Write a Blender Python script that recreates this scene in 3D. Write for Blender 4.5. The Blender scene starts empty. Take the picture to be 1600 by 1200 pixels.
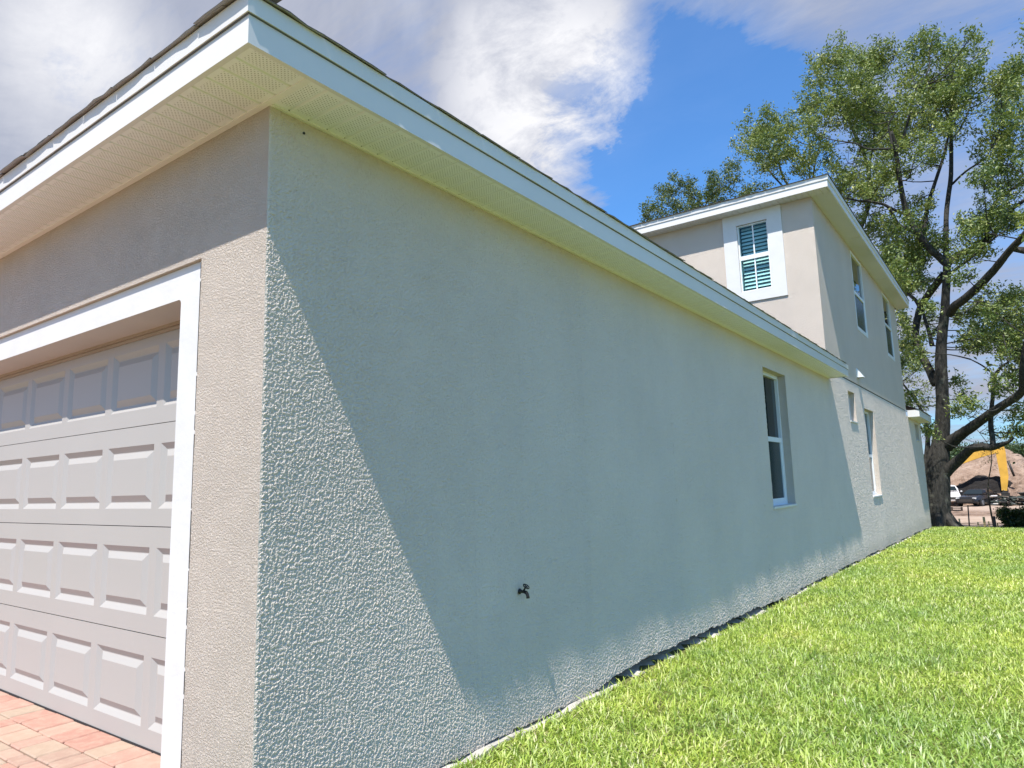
import bpy, bmesh, math, random
import numpy as np
from mathutils import Vector, Matrix

# ------------------------------------------------------------------ camera, sky, sun, exposure
S = bpy.context.scene
COL = S.collection
rad = math.radians

cam_d = bpy.data.cameras.new("camera")
cam = bpy.data.objects.new("camera", cam_d)
COL.objects.link(cam)
S.camera = cam
cam_d.sensor_fit = 'HORIZONTAL'
cam_d.sensor_width = 36.0
cam_d.lens = 24.133
cam_d.clip_start = 0.05
cam_d.clip_end = 3000.0
YAW, PITCH, ROLL = rad(-35.970), rad(8.341), rad(-1.546)
fw = Vector((math.sin(YAW) * math.cos(PITCH), math.cos(YAW) * math.cos(PITCH), math.sin(PITCH)))
r0 = Vector((math.cos(YAW), -math.sin(YAW), 0.0))
u0 = r0.cross(fw)
rt = r0 * math.cos(ROLL) + u0 * math.sin(ROLL)
up = u0 * math.cos(ROLL) - r0 * math.sin(ROLL)
CAM = Vector((2.367, -1.587, 1.244))
m = Matrix.Identity(4)
for i in range(3):
    m[i][0], m[i][1], m[i][2], m[i][3] = rt[i], up[i], -fw[i], CAM[i]
cam.matrix_world = m

SUN_DIR = Vector((1.0, -5.05, 9.0)).normalized()      # towards the sun
EL = math.asin(SUN_DIR.z)
AZ = math.atan2(SUN_DIR.x, SUN_DIR.y)

world = bpy.data.worlds.new("World")
S.world = world
world.use_nodes = True
wt = world.node_tree
wt.nodes.clear()


def wn(kind, **kw):
    n = wt.nodes.new(kind)
    for k, v in kw.items():
        setattr(n, k, v)
    return n


def wl(a, b):
    wt.links.new(a, b)


def wmath(op, a, b=None, clamp=False):
    n = wn('ShaderNodeMath', operation=op, use_clamp=clamp)
    for i, v in enumerate((a, b)):
        if v is None:
            continue
        if isinstance(v, (int, float)):
            n.inputs[i].default_value = v
        else:
            wl(v, n.inputs[i])
    return n.outputs[0]


SKY_STRENGTH = 0.105
sky = wn('ShaderNodeTexSky', sky_type='NISHITA')
sky.sun_disc = False
sky.sun_elevation = EL
sky.sun_rotation = AZ
sky.air_density = 1.0
sky.dust_density = 0.3
sky.ozone_density = 2.5
tc = wn('ShaderNodeTexCoord')
sep = wn('ShaderNodeSeparateXYZ')
wl(tc.outputs['Generated'], sep.inputs[0])
zden = wmath('ADD', wmath('MAXIMUM', sep.outputs[2], 0.0), 0.22)
cx = wmath('DIVIDE', sep.outputs[0], zden)
cy = wmath('DIVIDE', sep.outputs[1], zden)
comb = wn('ShaderNodeCombineXYZ')
wl(cx, comb.inputs[0]); wl(cy, comb.inputs[1])
comb.inputs[2].default_value = 3.7


def wnoise(scale, detail, rough, vec, offs=(0, 0, 0), stretch=(1, 1, 1), rotz=0.0, dist=0.0):
    mp = wn('ShaderNodeMapping')
    mp.inputs['Location'].default_value = offs
    mp.inputs['Scale'].default_value = stretch
    mp.inputs['Rotation'].default_value = (0, 0, rotz)
    wl(vec, mp.inputs['Vector'])
    n = wn('ShaderNodeTexNoise')
    n.inputs['Scale'].default_value = scale
    n.inputs['Detail'].default_value = detail
    n.inputs['Roughness'].default_value = rough
    n.inputs['Distortion'].default_value = dist
    wl(mp.outputs[0], n.inputs['Vector'])
    return n.outputs['Fac']


def wramp(fac, stops):
    n = wn('ShaderNodeValToRGB')
    cr = n.color_ramp
    while len(cr.elements) < len(stops):
        cr.elements.new(0.5)
    for e, (p, c) in zip(cr.elements, stops):
        e.position = p
        e.color = (c, c, c, 1) if isinstance(c, (int, float)) else tuple(c) + (1,)
    wl(fac, n.inputs[0])
    return n.outputs[0]


def wdot(d):
    n = wn('ShaderNodeVectorMath', operation='DOT_PRODUCT')
    wl(tc.outputs['Generated'], n.inputs[0])
    n.inputs[1].default_value = Vector(d).normalized()
    return n.outputs['Value']


# cloud bank drifting over the western half, thin streaks elsewhere
big = wnoise(0.75, 5, 0.55, comb.outputs[0], (1.3, 0.4, 0), (1, 1, 1), 0.0, 0.4)
fine = wnoise(2.6, 9, 0.68, comb.outputs[0], (4.3, 2.4, 0), (0.55, 1.0, 1), 0.5, 0.5)
west = wdot((-0.80, 0.30, 0.52))
cover = wmath('ADD', wmath('MULTIPLY', wmath('SUBTRACT', west, 0.70), 0.9),
              wmath('ADD', wmath('MULTIPLY', wmath('SUBTRACT', big, 0.5), 1.7),
                    wmath('MULTIPLY', wmath('SUBTRACT', fine, 0.5), 1.35)))
gap = wramp(wdot((-0.33, 0.845, 0.42)), [(0.972, 0.0), (0.998, 1.0)])
cover = wmath('SUBTRACT', cover, wmath('MULTIPLY', gap, 1.0))
tower = wramp(wdot((-0.455, 0.715, 0.515)), [(0.987, 0.0), (0.9992, 1.0)])
ragged = wramp(wnoise(5.5, 8, 0.68, comb.outputs[0], (2.2, 8.1, 0), (1, 1, 1), 0.2, 0.3), [(0.36, 0.30), (0.58, 1.0)])
cover = wmath('ADD', cover, wmath('MULTIPLY', wmath('MULTIPLY', tower, ragged), 1.0))
wisp = wnoise(1.9, 8, 0.66, comb.outputs[0], (9.3, 1.7, 0), (0.40, 1.5, 1), -0.75, 0.35)
cover = wmath('ADD', cover, wmath('MULTIPLY', wmath('SUBTRACT', wisp, 0.46), 1.5))
low = wramp(sep.outputs[2], [(0.0, 1.0), (0.32, 0.0)])
cover = wmath('ADD', cover, wmath('MULTIPLY', low, 0.30))
mask = wramp(wmath('ADD', cover, 0.55), [(0.0, 0.10), (0.10, 0.36), (0.26, 0.56), (0.44, 0.72), (0.74, 1.0)])
lum_n = wnoise(1.5, 6, 0.6, comb.outputs[0], (7.1, 5.2, 0), (1, 1, 1), 0.3, 0.6)
spot = wramp(wdot((-0.815, 0.29, 0.505)), [(0.9945, 0.0), (0.9998, 1.0)])
puff = wramp(fine, [(0.30, 0.45), (0.56, 1.0)])
lum = wmath('ADD', wramp(lum_n, [(0.55, 0.0), (0.82, 0.55)]),
            wmath('ADD', wmath('MULTIPLY', wmath('MULTIPLY', tower, ragged), 1.0), wmath('MULTIPLY', wmath('MULTIPLY', spot, puff), 0.9)), True)
cc = wn('ShaderNodeMixRGB')
cc.inputs[1].default_value = (2.75, 3.0, 3.8, 1)       # shaded cloud base
cc.inputs[2].default_value = (6.6, 6.6, 6.8, 1)        # sunlit cloud
lum = wmath('ADD', lum, wmath('MULTIPLY', wramp(wisp, [(0.48, 0.0), (0.70, 1.0)]), 0.22), True)
wl(lum, cc.inputs[0])
skyc = wn('ShaderNodeMixRGB', blend_type='MULTIPLY')
skyc.inputs[0].default_value = 1.0
skyc.inputs[2].default_value = (0.50, 1.10, 1.60, 1)
wl(sky.outputs[0], skyc.inputs[1])
mixc = wn('ShaderNodeMixRGB')
wl(mask, mixc.inputs[0]); wl(skyc.outputs[0], mixc.inputs[1]); wl(cc.outputs[0], mixc.inputs[2])
bg = wn('ShaderNodeBackground')
bg.inputs[1].default_value = SKY_STRENGTH
wl(mixc.outputs[0], bg.inputs[0])
wo = wn('ShaderNodeOutputWorld')
wl(bg.outputs[0], wo.inputs[0])

sun_d = bpy.data.lights.new("sun", 'SUN')
sun_d.energy = 4.7
sun_d.angle = rad(0.53)
sun_d.color = (1.0, 0.955, 0.89)
sun = bpy.data.objects.new("sun", sun_d)
COL.objects.link(sun)
sun.rotation_euler = (-SUN_DIR).to_track_quat('-Z', 'Y').to_euler()
sun.location = (5, -15, 30)

S.view_settings.view_transform = 'Standard'
S.view_settings.look = 'None'
S.view_settings.gamma = 1.0
S.view_settings.use_curve_mapping = False
S.view_settings.exposure = 0.56
S.cycles.max_bounces = 8
S.cycles.diffuse_bounces = 4
S.cycles.transparent_max_bounces = 12

R = random.Random(7)


# ------------------------------------------------------------------ helpers
def tag(o, label=None, cat=None, group=None, kind=None):
    if label: o['label'] = label
    if cat: o['category'] = cat
    if group: o['group'] = group
    if kind: o['kind'] = kind
    return o


def empty(name, loc=(0, 0, 0), rz=0.0, **kw):
    o = bpy.data.objects.new(name, None)
    COL.objects.link(o)
    o.location = loc
    o.rotation_euler = (0, 0, rz)
    o.empty_display_size = 0.3
    return tag(o, **kw)


def link(name, me, mats, parent=None, **kw):
    o = bpy.data.objects.new(name, me)
    COL.objects.link(o)
    if mats is not None and len(me.materials) == 0:
        for mm in (mats if isinstance(mats, (list, tuple)) else [mats]):
            me.materials.append(mm)
    if parent is not None:
        o.parent = parent
    return tag(o, **kw)


class MB:
    """collects vertices and faces for ONE mesh object"""
    def __init__(self):
        self.v, self.f, self.mi, self.sm = [], [], [], []

    def face(self, pts, mi=0, smooth=False):
        n = len(self.v)
        self.v.extend([tuple(p) for p in pts])
        self.f.append(tuple(range(n, n + len(pts))))
        self.mi.append(mi); self.sm.append(smooth)

    def box(self, a, b, mi=0):
        x0, y0, z0 = [min(a[i], b[i]) for i in range(3)]
        x1, y1, z1 = [max(a[i], b[i]) for i in range(3)]
        n = len(self.v)
        self.v += [(x0, y0, z0), (x1, y0, z0), (x1, y1, z0), (x0, y1, z0),
                   (x0, y0, z1), (x1, y0, z1), (x1, y1, z1), (x0, y1, z1)]
        for q in ((0, 3, 2, 1), (4, 5, 6, 7), (0, 1, 5, 4), (1, 2, 6, 5), (2, 3, 7, 6), (3, 0, 4, 7)):
            self.f.append(tuple(n + i for i in q)); self.mi.append(mi); self.sm.append(False)
        return self

    def obox(self, c, ax, half, mi=0):
        """box round centre c along axes ax (3 vectors)"""
        c = Vector(c)
        n = len(self.v)
        for sx, sy, sz in ((-1, -1, -1), (1, -1, -1), (1, 1, -1), (-1, 1, -1), (-1, -1, 1), (1, -1, 1), (1, 1, 1), (-1, 1, 1)):
            self.v.append(tuple(c + ax[0] * (sx * half[0]) + ax[1] * (sy * half[1]) + ax[2] * (sz * half[2])))
        for q in ((0, 3, 2, 1), (4, 5, 6, 7), (0, 1, 5, 4), (1, 2, 6, 5), (2, 3, 7, 6), (3, 0, 4, 7)):
            self.f.append(tuple(n + i for i in q)); self.mi.append(mi); self.sm.append(False)
        return self

    def tube(self, pts, sides=8, cap=True, mi=0, wob=0.0, rnd=None):
        """pts: (x,y,z,r)"""
        P = [Vector(p[:3]) for p in pts]
        rings = []
        ref = None
        for i, p in enumerate(P):
            d = (P[min(i + 1, len(P) - 1)] - P[max(i - 1, 0)])
            if d.length < 1e-9: d = Vector((0, 0, 1))
            d.normalize()
            if ref is None:
                ref = Vector((1, 0, 0)) if abs(d.x) < 0.8 else Vector((0, 1, 0))
            a = (ref - d * ref.dot(d))
            if a.length < 1e-6: a = d.orthogonal()
            a.normalize(); ref = a
            b = d.cross(a)
            n = len(self.v)
            for k in range(sides):
                t = 2 * math.pi * k / sides
                rr = pts[i][3] * (1 + (rnd.uniform(-wob, wob) if rnd else 0))
                self.v.append(tuple(p + (a * math.cos(t) + b * math.sin(t)) * rr))
            rings.append(n)
        for i in range(len(rings) - 1):
            for k in range(sides):
                k2 = (k + 1) % sides
                self.f.append((rings[i] + k, rings[i] + k2, rings[i + 1] + k2, rings[i + 1] + k))
                self.mi.append(mi); self.sm.append(True)
        if cap:
            self.f.append(tuple(rings[0] + k for k in reversed(range(sides)))); self.mi.append(mi); self.sm.append(False)
            self.f.append(tuple(rings[-1] + k for k in range(sides))); self.mi.append(mi); self.sm.append(False)
        return self

    def mesh(self, name):
        me = bpy.data.meshes.new(name)
        me.from_pydata(self.v, [], self.f)
        me.polygons.foreach_set('material_index', self.mi)
        me.polygons.foreach_set('use_smooth', self.sm)
        me.update()
        return me

    def build(self, name, mats, parent=None, bevel=0.0, seg=2, **kw):
        me = self.mesh(name)
        if bevel:
            bm = bmesh.new(); bm.from_mesh(me)
            bmesh.ops.remove_doubles(bm, verts=bm.verts, dist=1e-5)
            ed = [e for e in bm.edges if len(e.link_faces) == 2 and e.calc_face_angle(0) > 0.5]
            bmesh.ops.bevel(bm, geom=ed, offset=bevel, segments=seg, affect='EDGES', clamp_overlap=True)
            bm.to_mesh(me); bm.free()
        return link(name, me, mats, parent, **kw)


def copy_tree(o, parent=None):
    c = o.copy()
    COL.objects.link(c)
    if parent is not None:
        c.parent = parent
    for ch in list(o.children):
        copy_tree(ch, c)
    return c


# ------------------------------------------------------------------ materials
def new_mat(name):
    mt = bpy.data.materials.new(name)
    mt.use_nodes = True
    nt = mt.node_tree
    b = nt.nodes['Principled BSDF']
    return mt, nt, b


class NT:
    def __init__(self, nt): self.nt = nt
    def n(self, kind, **kw):
        x = self.nt.nodes.new(kind)
        for k, v in kw.items(): setattr(x, k, v)
        return x
    def l(self, a, b): self.nt.links.new(a, b)
    def noise(self, scale, detail=4, rough=0.5, vec=None, dist=0.0):
        x = self.n('ShaderNodeTexNoise')
        x.inputs['Scale'].default_value = scale
        x.inputs['Detail'].default_value = detail
        x.inputs['Roughness'].default_value = rough
        x.inputs['Distortion'].default_value = dist
        if vec is not None: self.l(vec, x.inputs['Vector'])
        return x.outputs['Fac']
    def ramp(self, fac, stops, interp='LINEAR'):
        x = self.n('ShaderNodeValToRGB')
        cr = x.color_ramp
        cr.interpolation = interp
        while len(cr.elements) < len(stops): cr.elements.new(0.5)
        for e, (p, c) in zip(cr.elements, stops):
            e.position = p
            e.color = (c, c, c, 1) if isinstance(c, (int, float)) else tuple(c) + (1,)
        self.l(fac, x.inputs[0])
        return x.outputs[0]
    def math(self, op, a, b=None, clamp=False):
        x = self.n('ShaderNodeMath', operation=op, use_clamp=clamp)
        for i, v in enumerate((a, b)):
            if v is None: continue
            if isinstance(v, (int, float)): x.inputs[i].default_value = v
            else: self.l(v, x.inputs[i])
        return x.outputs[0]
    def mix(self, fac, c1, c2, mode='MIX'):
        x = self.n('ShaderNodeMixRGB', blend_type=mode)
        for i, v in enumerate((fac, c1, c2)):
            if isinstance(v, (int, float)): x.inputs[i].default_value = v
            elif isinstance(v, tuple): x.inputs[i].default_value = v + (1,) if len(v) == 3 else v
            else: self.l(v, x.inputs[i])
        return x.outputs[0]
    def bump(self, h, strength, dist, normal=None):
        x = self.n('ShaderNodeBump')
        x.inputs['Strength'].default_value = strength
        x.inputs['Distance'].default_value = dist
        self.l(h, x.inputs['Height'])
        if normal is not None: self.l(normal, x.inputs['Normal'])
        return x.outputs[0]
    def pos(self):
        return self.n('ShaderNodeNewGeometry').outputs['Position']
    def obj(self):
        return self.n('ShaderNodeTexCoord').outputs['Object']


def plain(name, col, rough=0.5, metal=0.0, var=0.06, vscale=3.0, bump=0.0, bscale=60.0, spec=0.5):
    mt, nt, b = new_mat(name)
    t = NT(nt)
    p = t.obj()
    f = t.noise(vscale, 5, 0.6, p)
    lo = tuple(max(0, c * (1 - var)) for c in col); hi = tuple(min(1, c * (1 + var)) for c in col)
    t.l(t.ramp(f, [(0.3, lo), (0.7, hi)]), b.inputs['Base Color'])
    b.inputs['Roughness'].default_value = rough
    b.inputs['Metallic'].default_value = metal
    b.inputs['Specular IOR Level'].default_value = spec
    if bump:
        t.l(t.bump(t.noise(bscale, 4, 0.6, p), bump, 0.004), b.inputs['Normal'])
    return mt


def stucco(name, col, amp=1.0, disp=0.0, lsc=78):
    mt, nt, b = new_mat(name)
    t = NT(nt)
    p = t.pos()
    n1 = t.noise(105, 5.0, 0.68, p, 0.15)           # knocked-down lumps, about 2 cm
    plate = t.ramp(n1, [(0.40, 0.0), (0.47, 0.35), (0.53, 0.75), (0.60, 1.0)], 'EASE')
    big = t.noise(7, 3, 0.5, p)
    n2 = t.noise(173, 3, 0.6, p, 0.5)
    h = t.math('ADD', t.math('MULTIPLY', plate, t.math('ADD', t.math('MULTIPLY', big, 0.7), 0.55)), t.math('MULTIPLY', n2, 0.45))
    if disp:
        # real relief: the wall mesh is a fine grid and the trowelled lumps stand out of it
        l1 = t.noise(lsc, 5.0, 0.72, p, 0.15)
        lump = t.ramp(l1, [(0.36, 0.0), (0.45, 0.30), (0.53, 0.80), (0.60, 1.0)], 'EASE')
        hh = t.math('ADD', t.math('MULTIPLY', lump, t.math('ADD', t.math('MULTIPLY', big, 0.8), 0.5)), t.math('MULTIPLY', t.noise(lsc * 2.1, 3, 0.6, p), 0.65))
        sy = t.n('ShaderNodeSeparateXYZ'); t.l(p, sy.inputs[0])
        fd = t.math('DIVIDE', sy.outputs[1], 0.008, True)
        hh = t.math('ADD', t.math('MULTIPLY', hh, fd), t.math('MULTIPLY', t.math('SUBTRACT', 1.0, fd), 0.5))
        dn = t.n('ShaderNodeDisplacement')
        dn.inputs['Midlevel'].default_value = 0.50
        dn.inputs['Scale'].default_value = disp
        t.l(hh, dn.inputs['Height'])
        out = [n for n in nt.nodes if n.type == 'OUTPUT_MATERIAL'][0]
        t.l(dn.outputs[0], out.inputs['Displacement'])
        mt.displacement_method = 'DISPLACEMENT'
        t.l(t.bump(n2, 1.0, 0.0034), b.inputs['Normal'])
    else:
        t.l(t.bump(h, 1.0, 0.0046 * amp), b.inputs['Normal'])
    cn = t.noise(1.1, 5, 0.6, p)
    lo = tuple(c * 0.95 for c in col); hi = tuple(min(1, c * 1.04) for c in col)
    c = t.ramp(cn, [(0.3, lo), (0.7, hi)])
    ms = t.n('ShaderNodeMapping'); ms.inputs['Scale'].default_value = (1, 1, 0.07); t.l(p, ms.inputs[0])
    streak = t.ramp(t.noise(3.2, 5, 0.65, ms.outputs[0]), [(0.50, 0.0), (0.75, 0.07)])
    c = t.mix(streak, c, (0.40, 0.38, 0.35))
    # faint dirt splashed on the lowest few centimetres
    sx = t.n('ShaderNodeSeparateXYZ'); t.l(p, sx.inputs[0])
    dirt = t.math('MULTIPLY', t.ramp(t.math('ADD', sx.outputs[2], t.math('MULTIPLY', t.noise(5, 5, 0.7, p), 0.35)), [(0.0, 1.0), (0.22, 0.0)]), 0.40)
    c = t.mix(dirt, c, (0.36, 0.32, 0.26))
    t.l(c, b.inputs['Base Color'])
    b.inputs['Roughness'].default_value = 0.75
    b.inputs['Specular IOR Level'].default_value = 0.3
    return mt


def smooth_stucco(name, col):
    mt, nt, b = new_mat(name)
    t = NT(nt); p = t.pos()
    h = t.math('ADD', t.noise(9, 4, 0.6, p), t.math('MULTIPLY', t.noise(70, 3, 0.5, p), 0.12))
    t.l(t.bump(h, 0.5, 0.006), b.inputs['Normal'])
    cn = t.noise(4, 5, 0.6, p)
    t.l(t.ramp(cn, [(0.3, tuple(c * 0.95 for c in col)), (0.7, tuple(min(1, c * 1.03) for c in col))]), b.inputs['Base Color'])
    b.inputs['Roughness'].default_value = 0.55
    return mt


M = {}
WALL = (0.655, 0.568, 0.487)
M['stucco'] = stucco('greige_knockdown_stucco', WALL)
M['stucco_relief'] = stucco('greige_knockdown_stucco_relief', WALL, 1.0, 0.0068)
M['stucco_coarse'] = stucco('greige_knockdown_stucco_coarse', WALL, 1.0, 0.0068, 42)
M['stucco_far'] = stucco('greige_knockdown_stucco_upper', WALL, 0.8)
M['trim'] = smooth_stucco('white_smooth_stucco', (0.67, 0.66, 0.645))
M['fascia'] = plain('white_wrapped_fascia', (0.71, 0.69, 0.665), 0.38, 0, 0.03, 1.5, 0.10, 6)
M['vinyl'] = plain('white_vinyl', (0.80, 0.81, 0.81), 0.35, 0, 0.02, 2)
M['door'] = plain('sandstone_painted_steel', (0.405, 0.385, 0.36), 0.42, 0, 0.02, 1.2, 0.12, 130)
M['dark'] = plain('black_rubber_seal', (0.02, 0.02, 0.022), 0.7)
M['drip_shadow_grey'] = plain('grey_painted_shadow', (0.10, 0.10, 0.105), 0.6)
M['molding'] = plain('tan_stop_molding', (0.36, 0.29, 0.22), 0.5)
M['footing'] = plain('pale_concrete', (0.50, 0.47, 0.42), 0.9, 0, 0.22, 14, 0.8, 45)
M['jamb'] = plain('dusty_beige_paint', (0.50, 0.46, 0.42), 0.55, 0, 0.04, 3)


def soffit_mat():
    mt, nt, b = new_mat('almond_vented_vinyl')
    t = NT(nt); p = t.obj()
    sx = t.n('ShaderNodeSeparateXYZ'); t.l(p, sx.inputs[0])
    # rows of little punched vents: staggered round dots
    P = 0.0105
    ix = t.math('DIVIDE', sx.outputs[0], P)
    iy = t.math('DIVIDE', sx.outputs[1], P * 1.5)
    row = t.math('MODULO', t.math('FLOOR', t.math('ADD', ix, 1000.0)), 2.0)
    fx = t.math('SUBTRACT', t.math('FRACT', t.math('ADD', ix, 1000.0)), 0.5)
    fy = t.math('SUBTRACT', t.math('FRACT', t.math('ADD', t.math('ADD', iy, 1000.0), t.math('MULTIPLY', row, 0.5))), 0.5)
    d = t.math('ADD', t.math('POWER', t.math('MULTIPLY', fx, 1.3), 2.0), t.math('POWER', fy, 2.0))
    hole = t.ramp(d, [(0.045, 1.0), (0.085, 0.0)])
    inx = t.ramp(t.math('ABSOLUTE', sx.outputs[0]), [(0.036, 1.0), (0.037, 0.0)])
    iny = t.ramp(t.math('ABSOLUTE', sx.outputs[1]), [(0.098, 1.0), (0.1, 0.0)])
    hole = t.math('MULTIPLY', hole, t.math('MULTIPLY', inx, iny))
    base = t.ramp(t.noise(3, 4, 0.6, p), [(0.3, (0.82, 0.82, 0.81)), (0.7, (0.87, 0.87, 0.86))])
    c = t.mix(t.math('MULTIPLY', hole, 0.75), base, (0.16, 0.14, 0.09))
    t.l(c, b.inputs['Base Color'])
    b.inputs['Roughness'].default_value = 0.45
    return mt


M['soffit'] = soffit_mat()
M['soffit_plain'] = plain('almond_vinyl', (0.80, 0.78, 0.74), 0.45, 0, 0.03, 3)
M['soffit_upper'] = plain('pale_vinyl_soffit', (0.60, 0.60, 0.60), 0.45, 0, 0.03, 3)


def shingle_mat():
    mt, nt, b = new_mat('charcoal_asphalt_shingle')
    t = NT(nt); p = t.pos()
    g = t.noise(420, 2, 0.6, p)
    c = t.ramp(t.math('ADD', t.math('MULTIPLY', g, 0.6), t.math('MULTIPLY', t.noise(5, 3, 0.5, p), 0.4)),
               [(0.3, (0.035, 0.033, 0.032)), (0.6, (0.085, 0.078, 0.07)), (0.8, (0.15, 0.135, 0.12))])
    t.l(c, b.inputs['Base Color']); b.inputs['Roughness'].default_value = 0.95
    t.l(t.bump(g, 0.6, 0.002), b.inputs['Normal'])
    return mt


M['shingle'] = shingle_mat()
M['shingle_back'] = plain('sanded_shingle_back', (0.36, 0.34, 0.34), 0.9, 0, 0.12, 12)


def glass_dark(name, col=(0.012, 0.02, 0.024), rough=0.02):
    mt, nt, b = new_mat(name)
    t = NT(nt)
    b.inputs['Base Color'].default_value = col + (1,)
    b.inputs['Roughness'].default_value = rough
    b.inputs['Specular IOR Level'].default_value = 0.30
    p = t.pos()
    t.l(t.bump(t.noise(1.3, 2, 0.5, p), 0.10, 0.02), b.inputs['Normal'])
    return mt


M['glass'] = glass_dark('dark_tinted_glass', (0.005, 0.012, 0.016))
M['glass_screen'] = glass_dark('screened_lower_glass', (0.018, 0.034, 0.042), 0.22)


def glass_clear():
    mt, nt, b = new_mat('clear_window_glass')
    t = NT(nt)
    nt.nodes.remove(b)
    out = [n for n in nt.nodes if n.type == 'OUTPUT_MATERIAL'][0]
    gl = t.n('ShaderNodeBsdfGlossy'); gl.inputs['Roughness'].default_value = 0.02
    gl.inputs['Color'].default_value = (0.9, 0.95, 1, 1)
    tr = t.n('ShaderNodeBsdfTransparent'); tr.inputs['Color'].default_value = (0.80, 0.93, 0.93, 1)
    fr = t.n('ShaderNodeFresnel'); fr.inputs['IOR'].default_value = 1.42
    ms = t.n('ShaderNodeMixShader')
    ge = t.n('ShaderNodeNewGeometry')
    t.l(t.math('MULTIPLY', fr.outputs[0], t.math('SUBTRACT', 1.0, ge.outputs['Backfacing'])), ms.inputs[0]); t.l(tr.outputs[0], ms.inputs[1]); t.l(gl.outputs[0], ms.inputs[2])
    t.l(ms.outputs[0], out.inputs[0])
    return mt


M['glass_clear'] = glass_clear()
M['blind'] = plain('white_blind_slat', (0.80, 0.82, 0.80), 0.5)
M['brass'] = plain('blackened_brass', (0.022, 0.02, 0.017), 0.5, 0.4, 0.4, 40)


def paver_mat():
    mt, nt, b = new_mat('tumbled_red_paver')
    t = NT(nt)
    oi = t.n('ShaderNodeObjectInfo')
    p = t.pos()
    base = t.ramp(oi.outputs['Random'], [(0.0, (0.38, 0.195, 0.15)), (0.25, (0.43, 0.235, 0.18)), (0.5, (0.42, 0.26, 0.205)),
                                         (0.72, (0.44, 0.30, 0.22)), (0.88, (0.35, 0.275, 0.205)), (1.0, (0.395, 0.205, 0.165))])
    nn = t.noise(16, 5, 0.65, p)
    c = t.mix(t.math('MULTIPLY', t.ramp(nn, [(0.42, 0.0), (0.7, 1.0)]), 0.5), base, (0.50, 0.38, 0.29))
    t.l(c, b.inputs['Base Color']); b.inputs['Roughness'].default_value = 0.85
    t.l(t.bump(t.noise(120, 4, 0.7, p), 0.6, 0.003), b.inputs['Normal'])
    return mt


M['paver'] = paver_mat()
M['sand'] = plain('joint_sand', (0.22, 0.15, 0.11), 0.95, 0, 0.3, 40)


def leaf_mat(name, stops, trans=0.35, rough=0.42, tcol=(0.20, 0.26, 0.03), spec=0.5, turf=False):
    mt, nt, b = new_mat(name)
    t = NT(nt)
    g = t.n('ShaderNodeNewGeometry')
    c = t.ramp(g.outputs['Random Per Island'], stops)
    pn = t.noise(0.55, 3, 0.5, g.outputs['Position'])
    c = t.mix(0.55, c, t.ramp(pn, [(0.35, (0.55, 0.75, 0.75)), (0.65, (1.25, 1.15, 0.8))]), 'MULTIPLY')
    if turf:
        tn = t.noise(4.5, 4, 0.65, g.outputs['Position'])
        c = t.mix(0.8, c, t.ramp(tn, [(0.34, (0.62, 0.70, 0.70)), (0.50, (1.0, 1.0, 1.0)), (0.70, (1.12, 1.06, 0.95))]), 'MULTIPLY')
        dry = t.ramp(t.noise(1.15, 5, 0.6, g.outputs['Position']), [(0.60, 0.0), (0.74, 0.38)])
        c = t.mix(dry, c, (0.60, 0.50, 0.24))
    t.l(c, b.inputs['Base Color'])
    b.inputs['Roughness'].default_value = rough
    b.inputs['Specular IOR Level'].default_value = spec
    out = [n for n in nt.nodes if n.type == 'OUTPUT_MATERIAL'][0]
    tl = t.n('ShaderNodeBsdfTranslucent')
    t.l(t.mix(1.0, c, tuple(x * 4 for x in tcol), 'MULTIPLY') if False else t.mix(0.6, c, tcol), tl.inputs['Color'])
    ms = t.n('ShaderNodeMixShader'); ms.inputs[0].default_value = trans
    t.l(b.outputs[0], ms.inputs[1]); t.l(tl.outputs[0], ms.inputs[2]); t.l(ms.outputs[0], out.inputs[0])
    return mt


M['oak_leaf'] = leaf_mat('oak_leaf', [(0.0, (0.06, 0.105, 0.04)), (0.4, (0.16, 0.225, 0.07)), (0.75, (0.29, 0.345, 0.095)), (1.0, (0.48, 0.50, 0.25))])
M['rear_leaf'] = leaf_mat('rear_tree_leaf', [(0.0, (0.035, 0.07, 0.026)), (0.6, (0.10, 0.155, 0.055)), (1.0, (0.22, 0.25, 0.11))], 0.25)
M['far_leaf'] = leaf_mat('far_tree_leaf', [(0.0, (0.03, 0.06, 0.025)), (0.6, (0.06, 0.10, 0.04)), (1.0, (0.09, 0.13, 0.05))], 0.2)
M['hedge_leaf'] = leaf_mat('hedge_leaf', [(0.0, (0.012, 0.03, 0.01)), (0.7, (0.03, 0.055, 0.018)), (1.0, (0.08, 0.10, 0.03))], 0.2)
M['grass'] = leaf_mat('st_augustine_blade', [(0.0, (0.16, 0.25, 0.035)), (0.35, (0.38, 0.50, 0.08)), (0.7, (0.53, 0.64, 0.16)), (0.92, (0.66, 0.71, 0.32)), (1.0, (0.72, 0.64, 0.44))],
                     0.36, 0.40, (0.50, 0.64, 0.11), 0.5, True)


def bark_mat(name, dk, lt):
    mt, nt, b = new_mat(name)
    t = NT(nt); p = t.pos()
    mp = t.n('ShaderNodeMapping'); mp.inputs['Scale'].default_value = (1, 1, 0.28); t.l(p, mp.inputs[0])
    v = t.noise(14, 5, 0.65, mp.outputs[0], 0.6)
    c = t.ramp(v, [(0.35, dk), (0.55, tuple((a + b_) / 2 for a, b_ in zip(dk, lt))), (0.72, lt)])
    lich = t.ramp(t.noise(2.4, 4, 0.6, p), [(0.58, 0.0), (0.68, 0.6)])
    c = t.mix(lich, c, (0.15, 0.15, 0.115))
    t.l(c, b.inputs['Base Color']); b.inputs['Roughness'].default_value = 0.9
    t.l(t.bump(v, 1.0, 0.05), b.inputs['Normal'])
    return mt


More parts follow.
